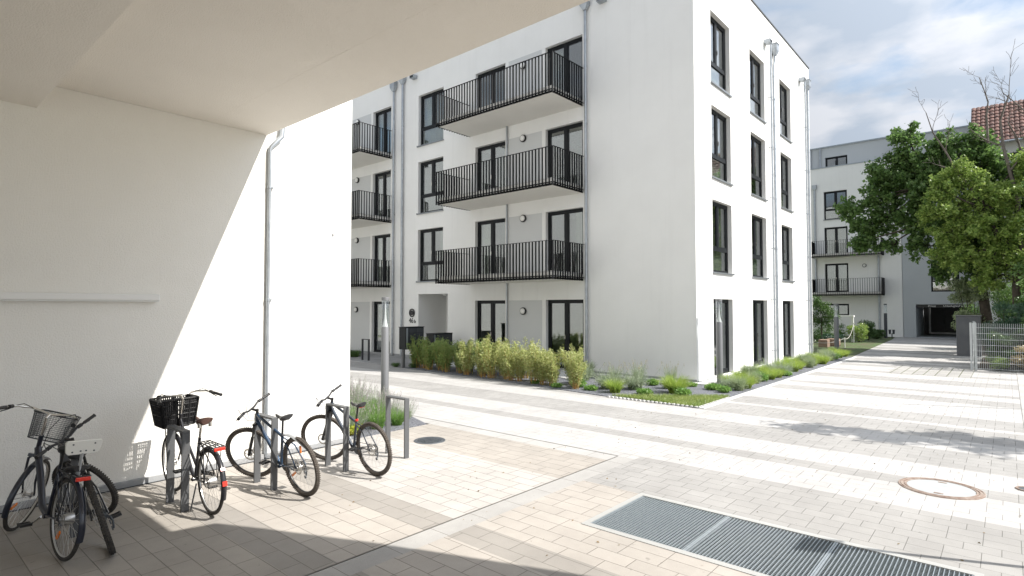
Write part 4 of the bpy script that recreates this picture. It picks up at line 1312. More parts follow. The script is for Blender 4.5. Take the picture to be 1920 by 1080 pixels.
        cs = MB(M); cs.rev((0, -0.03, RR), [(0, -0.02), (0.045, -0.02), (0.05, 0.0), (0.045, 0.055), (0, 0.055)], 20, 'y'); cs.obj('hub_gear', RIMS, o, smooth=True)
    wheel(o, M, tuple(rh), RR, 1.0 if city else 1.4, k.get('tyre', RUBBER), k.get('rim', RIMS), knob=not city, disc=not city, refl=k.get('refl_r'))
    wheel(o, MS, tuple(fh), RR, 1.0 if city else 1.4, k.get('tyre', RUBBER), k.get('rim', RIMS), knob=not city, disc=not city, refl=k.get('refl_f'))
    # mudguards
    def guard(MM, hub, a0, a1, w, mt, RG=None, name='mudguard', stays=True):
        RG = RG or RR + 0.022
        q = MB(MM)
        prof = [(RG - 0.012, -w), (RG - 0.002, -w * 0.7), (RG + 0.003, 0), (RG - 0.002, w * 0.7), (RG - 0.012, w), (RG - 0.0145, w * 0.95), (RG - 0.005, w * 0.6), (RG, 0), (RG - 0.005, -w * 0.6), (RG - 0.0145, -w * 0.95)]
        q.rev(hub, prof, 30, 'y', a0=a0, a1=a1, closedprof=True)
        if stays:
            for aa in (a0 + 0.15 if MM is M else a0 + 0.3,):
                for s in (-1, 1):
                    q.tube([(hub[0], hub[1] + s * 0.06, hub[2]), (hub[0] + (RG - 0.01) * math.cos(a1 - 0.5 if MM is M else a1 - 0.5), hub[1] + s * w, hub[2] + (RG - 0.01) * math.sin(a1 - 0.5))], 0.0025, 5)
        return q.obj(name, mt, o, smooth=True)
    if city:
        guard(M, tuple(rh), R(35), R(200), 0.026, frame_m)
        guard(MS, tuple(fh), R(60), R(205), 0.024, frame_m)
    if k.get('flap'):
        q = MB(M)
        q.tube([stop + Vector((-0.02, 0, -0.02)), stop + Vector((-0.16, 0, 0.0)), stop + Vector((-0.32, 0, -0.05)), stop + Vector((-0.5, 0, -0.13))], [0.012, 0.03, 0.034, 0.02], 10, sy=0.25) if False else None
        pts = [(-0.06, 0.00, 0.02), (-0.14, 0.02, 0.034), (-0.26, 0.015, 0.036), (-0.38, -0.025, 0.036), (-0.50, -0.10, 0.012)]
        vs = []
        for px, pz, hw in pts:
            for yy, dz in ((-hw, -0.012), (-hw * .6, 0), (0, 0.005), (hw * .6, 0), (hw, -0.012)):
                vs.append((stop.x + px, yy, stop.z + pz + dz))
        nv = len(vs)
        vs += [(a, b, c - 0.003) for a, b, c in vs]
        fs = []
        for i in range(len(pts) - 1):
            for j in range(4):
                fs.append((i * 5 + j, i * 5 + j + 1, (i + 1) * 5 + j + 1, (i + 1) * 5 + j)); fs.append((nv + i * 5 + j, nv + (i + 1) * 5 + j, nv + (i + 1) * 5 + j + 1, nv + i * 5 + j + 1))
        q.add(vs, fs); q.tube([stop + Vector((0, 0, -0.01)), stop + Vector((-0.08, 0, 0.0))], 0.01, 8)
        q.obj('mudguard', FENDG, o, smooth=True)
    if k.get('rack'):
        q = MB(M)
        zr = RR * 2 + 0.055; x0, x1 = -0.23, 0.16
        for y in (-0.06, -0.02, 0.02, 0.06):
            q.tube([(x1, y * 0.8, zr), (x0, y, zr)], 0.0055 if abs(y) < .05 else 0.0065, 8)
        for xx in (x0, -0.1, 0.03, x1):
            q.tube([(xx, -0.06, zr), (xx, 0.06, zr)], 0.006, 8)
        for s in (-1, 1):
            q.tube([(x0 + 0.08, s * 0.06, zr), (0, s * 0.068, RR)], 0.005, 8); q.tube([(0.02, s * 0.06, zr), (0, s * 0.068, RR)], 0.005, 8)
            q.tube([(x1, s * 0.05, zr), tuple(stop - su * 0.12 + Vector((0, s * 0.015, 0)))], 0.005, 8)
        ro = q.obj('luggage_rack', BLACK, o, smooth=True)
        q = MB(M); q.box((x0 - 0.03, -0.055, zr - 0.035), (x0 - 0.008, 0.055, zr - 0.002)); q.obj('tail_light', RED, ro, bevel=0.006)
    if k.get('redlow'):
        a = R(168)
        q = MB(M)
        for aa, hs in ((R(150), 0.016), (R(172), 0.024)):
            c0 = Vector((rh.x + (RR + 0.032) * math.cos(aa), 0, rh.z + (RR + 0.032) * math.sin(aa)))
            q.box((-0.008, -0.022, -hs), (0.006, 0.022, hs), M=Matrix.Translation(c0) @ Matrix.Rotation(-aa, 4, 'Y'))
        q.obj('rear_reflector', RED, o)
    if k.get('crate'):
        q = MB(MS)
        c0 = fw + Vector((0.20, 0, -0.20))
        X, Y, Z = 0.16, 0.205, 0.155
        tp = 0.80
        # tapered crate built of bars: four sides with slots
        def corner(sx, sy, z):
            f = tp + (1 - tp) * (z + Z) / (2 * Z)
            return Vector((c0.x + sx * X * f, c0.y + sy * Y * f, c0.z + z))
        cs_ = [(-1, -1), (1, -1), (1, 1), (-1, 1)]
        def bar(p, q2, r_=0.005):
            q.tube([p, q2], r_, 4)
        for i in range(4):
            a, b = cs_[i], cs_[(i + 1) % 4]
            for z, r_ in ((Z, 0.012), (Z - 0.035, 0.007), (Z - 0.06, 0.010), (0.03, 0.007), (-0.02, 0.011), (-0.07, 0.007), (-Z + 0.02, 0.007), (-Z, 0.012)):
                bar(corner(*a, z), corner(*b, z), r_)
            n = 18 if i % 2 else 14
            for j in range(n + 1):
                t = j / n
                lo = corner(*a, -Z).lerp(corner(*b, -Z), t); hi = corner(*a, Z).lerp(corner(*b, Z), t)
                bar(lo, hi, 0.0075 if j % 7 else 0.015)
        for j in range(13):
            t = j / 12
            bar(corner(-1, -1, -Z).lerp(corner(1, -1, -Z), t), corner(-1, 1, -Z).lerp(corner(1, 1, -Z), t), 0.006)
            bar(corner(-1, -1, -Z).lerp(corner(-1, 1, -Z), t), corner(1, -1, -Z).lerp(corner(1, 1, -Z), t), 0.006)
        q.obj('crate', BLACK, o)
        q = MB(MS)
        for s in (-1, 1):
            q.tube([fh + Vector((0.0, s * 0.065, 0.02)), c0 + Vector((0.02, s * 0.1, -Z - 0.01))], 0.006, 8)
        q.tube([hb_ + Vector((0, 0, 0.03)), c0 + Vector((-X * 0.9, 0, -Z + 0.02))], 0.008, 8)
        q.tube([c0 + Vector((-X * .9, -0.1, -Z - 0.012)), c0 + Vector((-X * .9, 0.1, -Z - 0.012)), c0 + Vector((X * .9, 0.1, -Z - 0.012)), c0 + Vector((X * .9, -0.1, -Z - 0.012))], 0.006, 8, closed=True)
        q.obj('front_carrier', BLACK, o, smooth=True)
    if k.get('basket'):
        q = MB(MS)
        c0 = fw + Vector((0.19, 0, -0.13))
        rings = []
        for z, f in ((0.125, 1.0), (0.0, 0.92), (-0.125, 0.84)):
            ring = []
            for j in range(24):
                a = 2 * PI * j / 24
                ex = abs(math.cos(a)) ** 0.45 * (1 if math.cos(a) > 0 else -1); ey = abs(math.sin(a)) ** 0.45 * (1 if math.sin(a) > 0 else -1)
                ring.append(c0 + Vector((ex * 0.13 * f, ey * 0.18 * f, z)))
            rings.append(ring)
        q.tube(rings[0], 0.008, 8, closed=True); q.tube(rings[2], 0.004, 6, closed=True)
        for zz in [i / 14 for i in range(1, 14)]:
            q.tube([rings[0][j].lerp(rings[2][j], zz) for j in range(24)], 0.0014, 4, closed=True)
        nst = 96
        for j in range(nst):
            a = j * 24 / nst; i0 = int(a) % 24; fr_ = a - int(a)
            q.tube([rings[0][i0].lerp(rings[0][(i0 + 1) % 24], fr_), rings[2][i0].lerp(rings[2][(i0 + 1) % 24], fr_)], 0.0014, 4)
        for j in range(1, 12):
            q.tube([rings[2][j], rings[2][24 - j]], 0.0016, 4)
        q.obj('basket', MESHG, o)
    if k.get('childplate'):
        zr = RR * 2 + 0.055
        q = MB(M)
        q.tube([(-0.12, 0, zr), (-0.14, 0, zr + 0.07), (-0.16, 0, zr + 0.19)], [0.03, 0.022, 0.022], 10, sy=0.5); po = q.obj('backrest_stem', FENDG, o, smooth=True)
        q = MB(M); Mq = Matrix.Translation((-0.17, 0, zr + 0.24)) @ Matrix.Rotation(R(-8), 4, 'Y')
        poly = [(-0.125, -0.04), (-0.105, -0.06), (0.105, -0.06), (0.125, -0.04), (0.135, 0.045), (0.12, 0.06), (-0.12, 0.06), (-0.135, 0.045)]
        vs = [Mq @ Vector((-0.012, a, b)) for a, b in poly] + [Mq @ Vector((0.012, a, b)) for a, b in poly]
        n = len(poly)
        q.add(vs, [tuple(range(n)), tuple(range(n, 2 * n))[::-1]] + [(i, n + i, n + (i + 1) % n, (i + 1) % n) for i in range(n)])
        bo = q.obj('backrest', mat('cream_plastic', (0.70, 0.69, 0.64), 0.45), o, bevel=0.004)
        for a, b in ((-0.08, 0.03), (0.08, 0.03), (-0.08, -0.035), (0.08, -0.035), (-0.02, -0.03), (0.02, -0.03)):
            q = MB(M); q.rev(tuple(Mq @ Vector((-0.014, a, b))), [(0, -0.002), (0.007, -0.002), (0.007, 0.002)], 8, 'x'); q.obj('bolt', IRON, bo)
        q = MB(M); saddle_mesh(q, (-0.02, 0, zr + 0.055), 0.30, 0.19, 0.075); q.obj('child_cushion', BLEA, o, smooth=True)
    return o

bicycle('black city bicycle with black crate on the front and brown sprung saddle', (2.52, 6.42), R(89), R(-1.5), R(2), 'city', FBLK, crate=True, rack=True, saddle=BROWN, springs=True, redlow=True, barz=0.05, sh=0.98, bell=True, crank=-150, rim=RIMS, wb=1.14, sw=0.17)
bicycle('blue mountain bicycle with grey rear mudguard and black saddle', (3.48, 6.22), R(93), R(-9), R(30), 'mtb', FBLU, flap=True, refl_r=[R(100), R(-35)], sh=0.93, crank=200, tyre=RUBBERW, rim=RIMB, sw=0.16)
bicycle('slate mountain bicycle with red seat clamp, nearest to the lavender bed', (4.50, 6.26), R(92), R(-7), R(30), 'mtb', FGRY, redclamp=True, sh=0.93, crank=-20, tyre=RUBBERW, rim=RIMB, sw=0.14)
bicycle('navy step-through bicycle with mesh front basket and cream child backrest', (1.22, 6.24), R(96), R(5), R(-40), 'city', FNAV, basket=True, rack=True, childplate=True, big=True, sh=0.94, refl_r=[R(-50)], refl_f=[R(200)], crank=150, wb=1.14, barz=0.04)
bicycle('black mountain bicycle leaning against the navy step-through bicycle', (1.56, 6.10), R(82), R(-16), R(38), 'mtb', FBLK, sh=0.92, crank=-60, tyre=RUBBER, rim=RIMB, sw=0.15)
# ------------------------------------------------------------------ planting
def bamboo_proto(seed, h=1.1, dense=1.0, mt=None):
    rng = np.random.default_rng(seed)
    o = empty('bamboo_clump', (0, 0, 0), '', 'bamboo', 'bamboo clumps in front of the terrace')
    m = MB(); cs = []
    for i in range(19):
        a = rng.uniform(0, 2 * PI); r = rng.uniform(0.02, 0.16)
        b = Vector((r * math.cos(a), r * math.sin(a), 0)); hh = h * rng.uniform(0.5, 1.1)
        ln = rng.uniform(0.03, 0.34)
        a2 = a + rng.normal(0, 0.6)
        pts = [b + Vector((math.cos(a2) * ln * t ** 1.6, math.sin(a2) * ln * t ** 1.6, hh * t)) for t in (0, .33, .66, 1)]
        m.tube(pts, [0.009, 0.007, 0.005, 0.003], 5)
        for t in np.linspace(0.26, 1.06, 14):
            p = np.array(b + Vector((math.cos(a2) * ln * t ** 1.6, math.sin(a2) * ln * t ** 1.6, hh * t)))
            k = int(10 * dense * (0.5 + t))
            cs.append(p + rng.normal(0, 0.035 + 0.03 * t * (1.15 - t) * 2, (k, 3)))
    m.obj('cane', STEM, o)
    c = np.concatenate(cs)
    v, f = leaves(c, rng, 0.082, 0.25, 0.4)
    raw('foliage', v, f, mt or LBAM, o)
    register(o)
    return o
LBAM2 = leaf_mat('bamboo_leaf_green', (0.15, 0.27, 0.06), (0.46, 0.54, 0.20), 10.0, 0.5)
protos = [bamboo_proto(1, 1.12), bamboo_proto(2, 1.0, 1.1), bamboo_proto(3, 1.15, 0.9), bamboo_proto(4, 1.05, 1.0, LBAM2), bamboo_proto(5, 1.1, 1.1, LBAM2)]
bam = [(12.62, 8.75, 0), (12.72, 9.55, 1), (12.72, 10.25, 2), (12.82, 10.85, 0), (12.95, 11.5, 1), (12.85, 12.0, 2), (13.05, 12.6, 3), (12.95, 13.15, 0), (13.15, 13.7, 4), (13.05, 14.25, 3), (13.25, 14.7, 4), (13.12, 15.2, 3), (13.3, 15.7, 4), (13.25, 16.1, 3), (13.5, 11.2, 2), (13.6, 13.0, 4)]
BEX = [(13.2, 9.2, 2), (13.25, 10.4, 1), (13.5, 12.1, 0), (13.6, 14.2, 3), (13.7, 15.3, 4), (12.85, 11.2, 0), (12.85, 12.35, 2), (12.75, 9.9, 1), (13.3, 13.4, 3)]
ordn = ['first', 'second', 'third', 'fourth', 'fifth', 'sixth', 'seventh', 'eighth', 'ninth', 'tenth', 'eleventh', 'twelfth', 'thirteenth', 'fourteenth', 'fifteenth', 'sixteenth', 'seventeenth', 'eighteenth', 'nineteenth', 'twentieth', 'twenty-first', 'twenty-second', 'twenty-third', 'twenty-fourth', 'twenty-fifth', 'twenty-sixth']
used = set(); rnd = random.Random(3)
def place(proto, key, loc, label, s=1.0, rz=None):
    rz = rnd.uniform(0, 6.28) if rz is None else rz
    if key not in used:
        used.add(key); proto.location = loc; proto.rotation_euler = (0, 0, rz); proto.scale = (s, s, s); proto['label'] = label
        return proto
    return copy_tree(proto, loc, (0, 0, rz), label, (s, s, s))
for i, (x, y, k) in enumerate(bam):
    tone = 'yellowish' if k < 3 else 'darker green'
    place(protos[k], 'b%d' % k, (x, y, 0.01), '%s bamboo clump, %s from the lit right hand end of the hedge' % (tone, ordn[i]) if i < 14 else 'leafy bamboo clump behind the %s of the hedge row' % ('sunlit part' if i == 14 else 'shaded part'), rnd.uniform(0.74, 0.95))

for i, (x, y, k) in enumerate(BEX):
    place(protos[k], 'b%d' % k, (x, y, 0.01), ('bamboo clump in the rear row of the hedge, %s counted from the lit end' % ordn[i]) if i < 5 else ('small bamboo clump squeezed between bigger ones, %s counted from the rear row' % ordn[i - 5]), rnd.uniform(0.76, 0.9))
def tuft(name, cat, seed, n, h, rad, w, mt, lean=0.8, flowers=None, group=None, extra=None, dome=0):
    rng = np.random.default_rng(seed)
    o = empty(name, (0, 0, 0), '', cat, group)
    v, f, tips = blades(rng, n, h, rad, w, lean)
    if dome:
        c = blobs(rng, [(0, 0, h * 0.4)], [[rad * 0.8, rad * 0.8, h * 0.42]], dome, 0.5)
        v2, f2 = leaves(c, rng, w * 4.5, 0.45)
        f = np.concatenate([f, f2 + len(v)]); v = np.concatenate([v, v2])
    raw('leaves', v, f, mt, o)
    if flowers:
        fm, nf, sz, fh = flowers
        k = rng.choice(len(tips), min(nf, len(tips)), replace=False)
        st = MB(); cs = []
        for q in k:
            b = tips[q] * np.array([0.6, 0.6, 0.3]); t = tips[q] * np.array([1.25, 1.25, 1.0]) + np.array([0, 0, fh * rng.uniform(0.5, 1.1)])
            st.tube([tuple(b), tuple((b + t) / 2 + rng.normal(0, 0.01, 3)), tuple(t)], 0.0016, 3, cap=False)
            for j in range(7):
                cs.append(t - np.array([0, 0, 0.016 * j]) + rng.normal(0, 0.006, 3))
        v, f = leaves(np.array(cs), rng, sz, 0.6)
        st.add([tuple(p) for p in v], [tuple(int(z) for z in q) for q in f], 1)
        st.obj('flowers', [LLAV, fm], o)
    register(o)
    return o
G1 = 'low plants in the gravel bed round the main building'
gt = [tuft('grass_tuft', 'grass tuft', 11, 900, 0.30, 0.30, 0.009, LGRASS, 0.9, group=G1), tuft('grass_tuft', 'grass tuft', 12, 700, 0.26, 0.26, 0.009, LGRASS, 0.8, group=G1)]
gs = [tuft('sage_plant', 'plant', 13, 500, 0.34, 0.28, 0.010, LSAGE, 0.7, group=G1, dome=350), tuft('sage_plant', 'plant', 14, 420, 0.28, 0.30, 0.010, LLAV, 0.8, flowers=(LLAV, 30, 0.02, 0.12), group=G1, dome=300)]
gg = [tuft('leafy_perennial', 'plant', 15, 160, 0.22, 0.24, 0.014, LGREEN, 0.9, group=G1, dome=420), tuft('leafy_perennial', 'plant', 16, 120, 0.14, 0.22, 0.014, LGREEN, 1.0, group=G1, dome=380)]
gw = [tuft('fountain_grass', 'grass', 17, 260, 0.5, 0.3, 0.006, LSAGE, 0.6, flowers=(LDRY, 22, 0.02, 0.15), group=G1)]
# corner bed: positions along the shaded facade
cb_ = [(14.9, 9.9, 'gs0', 1.2), (14.3, 9.6, 'gs1', 1.2), (13.6, 9.3, 'gs0', 1.1), (13.0, 8.9, 'gg0', 1.0), (14.6, 8.9, 'gg1', 0.9), (13.2, 8.1, 'gs1', 1.2), (13.9, 8.3, 'gw0', 0.9), (12.75, 7.6, 'gt1', 1.1), (14.9, 8.1, 'gw0', 0.9), (13.6, 7.5, 'gs1', 1.25), (14.6, 7.5, 'gg0', 0.8), (12.7, 8.3, 'gg1', 0.9), (15.1, 7.2, 'gw0', 0.85), (14.3, 6.9, 'gs0', 0.8), (13.0, 6.9, 'gg1', 1.0), (13.7, 6.4, 'gt0', 1.25), (13.35, 6.05, 'gg0', 0.9), (15.1, 6.6, 'gg1', 0.8), (14.9, 5.9, 'gg1', 1.1), (14.6, 5.5, 'gg0', 0.75), (15.5, 5.75, 'gs1', 0.8), (15.2, 5.35, 'gs0', 0.9), (15.75, 5.35, 'gt0', 1.0), (16.05, 5.9, 'gt1', 1.0), (12.55, 9.3, 'gg1', 0.8), (12.75, 10.2, 'gg1', 0.7)]
dic = {'gt0': (gt[0], 'bright green grass tuft'), 'gt1': (gt[1], 'yellow green grass tuft'), 'gs0': (gs[0], 'grey green bushy plant'), 'gs1': (gs[1], 'silvery lavender plant'), 'gg0': (gg[0], 'fresh green leafy plant'), 'gg1': (gg[1], 'low dark leafed plant'), 'gw0': (gw[0], 'wispy fountain grass')}
cb_.sort(key=lambda q: -q[1] + 0.0 * q[0])
for i, (x, y, kd, s) in enumerate(cb_):
    p, nm = dic[kd]
    place(p, kd, (x, y, 0.01), '%s, %s from the bamboo in the corner gravel bed' % (nm, ordn[i]), s * 1.22)
# right facade bed
rb = []
x = 16.9; k = 0
pat = ['gs0', 'gg0', 'gt0', 'gt1', 'gg1', 'gs1', 'gt0', 'gt1', 'gs0', 'gt1', 'gt0', 'gs1']
while x < 28.6:
    rb.append((x, 5.45 + rnd.uniform(-0.08, 0.12), pat[k % 12], rnd.uniform(0.85, 1.15)))
    rb.append((x + 0.28, 5.95 + rnd.uniform(-0.12, 0.12), pat[(k * 5 + 3) % 12], rnd.uniform(0.9, 1.2)))
    x += 0.62 if x < 20 else 0.85; k += 1
for i, (x, y, kd, s) in enumerate(rb):
    p, nm = dic[kd]
    row = 'kerb' if i % 2 == 0 else 'wall'
    place(p, kd, (x, y, 0.01), '%s on the %s side of the sunlit bed, %s from lamp' % (nm, row, ordn[i // 2]), s * 1.18)
# grass patch in paving grid by the corner
rng = np.random.default_rng(44)
n = 9000
a = rng.uniform(0, 1, (n, 2)); a = np.where(a.sum(1)[:, None] > 1, 1 - a, a)
P0, P1, P2 = np.array([12.06, 5.14]), np.array([14.0, 5.14]), np.array([12.2, 7.4])
q = P0 + a[:, :1] * (P1 - P0) + a[:, 1:] * (P2 - P0)
th = rng.uniform(0, 2 * PI, n); hh = rng.uniform(0.03, 0.10, n); w_ = 0.006
b0 = np.stack([q[:, 0] - np.cos(th) * w_, q[:, 1] - np.sin(th) * w_, np.full(n, 0.01)], 1); b1 = np.stack([q[:, 0] + np.cos(th) * w_, q[:, 1] + np.sin(th) * w_, np.full(n, 0.01)], 1)
tp_ = np.stack([q[:, 0] + rng.normal(0, 0.03, n), q[:, 1] + rng.normal(0, 0.03, n), 0.01 + hh], 1)
V = np.stack([b0, b1, tp_], 1).reshape(-1, 3)
raw('grass', V, np.arange(3 * n).reshape(n, 3), leaf_mat('short_grass', (0.18, 0.27, 0.06), (0.40, 0.45, 0.16), 3.0), kind='stuff', label='short bright green grass growing at the corner of the gravel bed', cat='grass')
m = MB()
for i in range(22):
    t = i / 22
    m.box((12.03, 5.14 + t * 2.3, 0.0), (12.09, 5.19 + t * 2.3, 0.03))
for i in range(12):
    m.box((12.12 + 0.0, 5.13 + i * 0.07, 0.0), (13.9 - i * 0.16, 5.145 + i * 0.07, 0.022))
m.obj('grass_grid', CONC, kind='structure')
# lavender bed
G2 = 'lavender plants in the bed round the grey bollard lamp'
lv = [tuft('lavender', 'lavender', 21, 420, 0.34, 0.27, 0.006, LLAV, 0.8, flowers=(LLAVF, 80, 0.016, 0.26), group=G2, dome=200),
      tuft('lavender', 'lavender', 22, 460, 0.38, 0.30, 0.007, LGREEN, 0.8, flowers=(LLAVF, 40, 0.015, 0.24), group=G2, dome=260)]
fy = tuft('yellow_perennial', 'plant', 23, 200, 0.2, 0.2, 0.016, leaf_mat('yellow_flower_leaf', (0.18, 0.30, 0.04), (0.55, 0.50, 0.06), 9.0), 0.9, dome=300)
i = 0
for x, y, k_, s in [(5.75, 8.65, 0, .9), (6.2, 8.6, 1, .95), (6.62, 8.58, 1, .85), (6.95, 8.75, 0, .75), (5.7, 9.3, 0, 1), (6.15, 9.15, 1, 1.05), (6.6, 9.15, 1, 1), (7.05, 9.3, 0, .8), (5.9, 9.9, 0, 1.1), (6.4, 9.75, 0, 1.1), (6.9, 9.85, 1, 1), (7.3, 10.1, 0, .9), (6.1, 10.6, 0, 1.1), (6.7, 10.5, 0, 1.1), (7.2, 10.7, 0, 1), (6.3, 11.4, 0, 1.1), (7.0, 11.4, 0, 1.1), (7.6, 11.5, 0, 1), (6.8, 12.4, 0, 1.1), (7.7, 12.4, 0, 1.1)]:
    row = 'nearest the stands' if y < 8.9 else 'second row back' if y < 9.5 else 'third row back' if y < 10.2 else 'fourth row back' if y < 11 else 'rear of the bed'
    place(lv[k_], 'lv%d' % k_, (x, y, 0.01), '%s lavender, %s, %s plant of the bollard lamp bed' % ('purple flowering' if k_ == 0 else 'green', row, ordn[i]), s); i += 1
place(fy, 'fy', (5.62, 8.5, 0.01), 'yellow flowering plant at the foot of the gable corner', 1.0)
# dark planting by the second bay and under the bamboo
sh = tuft('ground_shrub', 'shrub', 31, 300, 0.4, 0.5, 0.012, LMID, 0.9, dome=900)
place(sh, 'sh', (14.35, 21.6, 0.01), 'dark green low shrub by the second bay door', 0.9)
for j, (x, y, s, lab) in enumerate([(14.3, 22.6, 1.1, 'dark green low shrub at the left end of the entrance path'), (14.2, 23.8, 1.2, 'dark green shrub partly hidden by the gable edge'), (13.2, 16.15, 0.5, 'small dark shrub at the foot of the letterbox post'), (12.98, 16.9, 0.45, 'small dark plant on the path side of the letterbox post')]):
    place(sh, 'sh', (x, y, 0.01), lab, s)

# ------------------------------------------------------------------ far building
XF = 49.69
fb = empty('far_apartment_building', (XF, 5.7, 0), 'distant white and blue grey apartment block with balconies and a gated passage', 'building')
FF = Facade((XF, 0, 0), (0, 1), (1, 0))
FG = Facade((XF + 0.03, 0, 0), (0, 1), (1, 0))
ww = [(9.12, 10.75)]
FF.holes = [(9.12, 10.72, 9.0, 11.2), (9.12, 10.72, 6.17, 8.38), (9.12, 10.72, 3.28, 5.54), (9.12, 10.72, 1.5, 2.42)]
FG.holes = [(2.45, 4.03, 3.25, 5.32), (1.83, 4.95, 0.02, 2.36, 0.4)]
m = MB(); FF.wall(m, 5.7, 24, 0, 13.1); m.M = Matrix(); m.box((XF + 0.3, 5.7, 0.0), (XF + 12, 5.72, 13.1)); m.box((XF + 1.5, 5.72, 13.0), (XF + 12, 24, 13.1)); m.box((XF, 5.701, 0), (XF + 0.3, 5.72, 13.09)); m.quad((XF, 5.72, 13.1), (XF + 1.5, 5.72, 13.1), (XF + 1.5, 24, 13.1), (XF, 24, 13.1)); m.obj('white_wall', PL, fb)
FG.holes[1] = (1.83, 4.95, 0.02, 2.36, 5.0)
m = MB(); FG.wall(m, -6, 5.7, 0, 14.55); m.M = Matrix(); m.quad((XF + 0.03, -6, 14.55), (XF + 12, -6, 14.55), (XF + 12, 5.7, 14.55), (XF + 0.03, 5.7, 14.55)); m.obj('grey_wall', PLD, fb)
FA = Facade((XF + 1.3, 0, 0), (0, 1), (1, 0)); FA.holes = [(9.28, 10.85, 13.35, 14.2)]
m = MB(); FA.wall(m, 5.7, 24, 13.1, 15.0); m.M = Matrix(); m.quad((XF + 1.3, 5.7, 15.0), (XF + 12, 5.7, 15.0), (XF + 12, 24, 15.0), (XF + 1.3, 24, 15.0)); m.obj('attic_wall', PLD, fb)
m = MB(); m.box((XF - 0.04, 5.70, 13.1), (XF + 0.3, 24, 13.17)); m.box((XF + 1.2, 5.7, 15.0), (XF + 1.6, 24, 15.09)); m.box((XF - 0.02, -6, 14.55), (XF + 0.4, 5.69, 14.64)); m.obj('parapet_cap', GALV, fb)
for z0, z1 in ((9.0, 11.2), (6.17, 8.38), (3.28, 5.54)):
    FF.window(fb, 9.12, 10.72, z0, z1, 'tall' if z0 > 8 else 'door', sill=z0 > 8, rd=2.0, fat=0.085, name='window' if z0 > 8 else 'balcony_door')
FF.window(fb, 9.12, 10.72, 1.5, 2.42, 'low', sill=True, rd=2.0, fat=0.085)
FG.window(fb, 2.45, 4.03, 3.25, 5.32, 'tall', sill=False, rd=2.0, single=True, fat=0.09)
FA.window(fb, 9.28, 10.85, 13.35, 14.2, 'low', sill=False, rd=2.0, fat=0.085)
for zb, zr in ((3.05, 4.31), (6.0, 7.24)):
    balcony(fb, FF.M, 6.85, 11.38, 1.2, zb, zr, bars=0.15)
    for y_ in (6.78, 11.43):
        m = MB(FF.M); m.box((y_, -1.22, zb + 0.05), (y_ + 0.02, -0.02, zr - 0.02)); m.obj('balcony_screen', ANTR, fb)
downpipe(fb, FF.M, 11.35, 11.8, 0.03, r=0.07)
downpipe(fb, FF.M, 7.15, 6.0, 0.03, hop=False, r=0.06)
downpipe(fb, FA.M, 11.9, 14.9, 13.2, hop=False, r=0.06); downpipe(fb, FA.M, 11.2, 14.9, 13.2, hop=False, r=0.06)
wall_lamp(FF.M, 8.05, 5.3, 'round black rimmed wall lamp between the two balconies of the far white building')
# passage gate
XG = XF + 4.9
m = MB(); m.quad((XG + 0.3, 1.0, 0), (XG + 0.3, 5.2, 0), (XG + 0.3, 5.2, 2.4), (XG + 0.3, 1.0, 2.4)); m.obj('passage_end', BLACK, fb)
m = MB(); m.quad((XF + 0.03, 1.83, 0.012), (XG + 0.3, 1.83, 0.012), (XG + 0.3, 4.95, 0.012), (XF + 0.03, 4.95, 0.012)); m.obj('passage_floor', DARKC, fb)
gt_ = empty('passage_gate', (XG, 4, 0), 'black folding gate panels in a pale steel frame closing the far passage', 'gate')
m = MB(); m.box((XG - 0.05, 4.5, 0.12), (XG + 0.03, 4.62, 2.36)); m.box((XG - 0.05, 1.0, 0.10), (XG + 0.03, 4.5, 0.24)); m.obj('frame', mat('gate_white', (0.7, 0.7, 0.7), 0.5), gt_)
for j in range(4):
    y1 = 4.48 - j * 0.85
    m = MB(); m.box((XG - 0.02, y1 - 0.80, 0.28), (XG + 0.01, y1 - 0.02, 2.12)); g0 = m.obj('gate_leaf', BLACK, gt_)
    m = MB(); m.box((XG - 0.04, y1 - 0.83, 0.3), (XG - 0.021, y1 - 0.80, 2.12)); m.obj('hinge_strip', LAMPD, g0)
m = MB(); m.box((XF + 0.10, 1.90, 2.14), (XF + 0.14, 4.9, 2.35)); bb_ = m.obj('passage_sign', BLACK, None, label='black sign board with pale lettering above the far passage gate', cat='sign')
for body, y in (('Privat', 4.02), ('Unbefugtes', 2.95), ('Parken', 2.25)):
    MT = Matrix(((0, 0, -1, XF + 0.085), (-1, 0, 0, y), (0, 1, 0, 2.19), (0, 0, 0, 1)))
    text('lettering', body, 0.19, MT, WHITE, parent=bb_, ext=0.004)

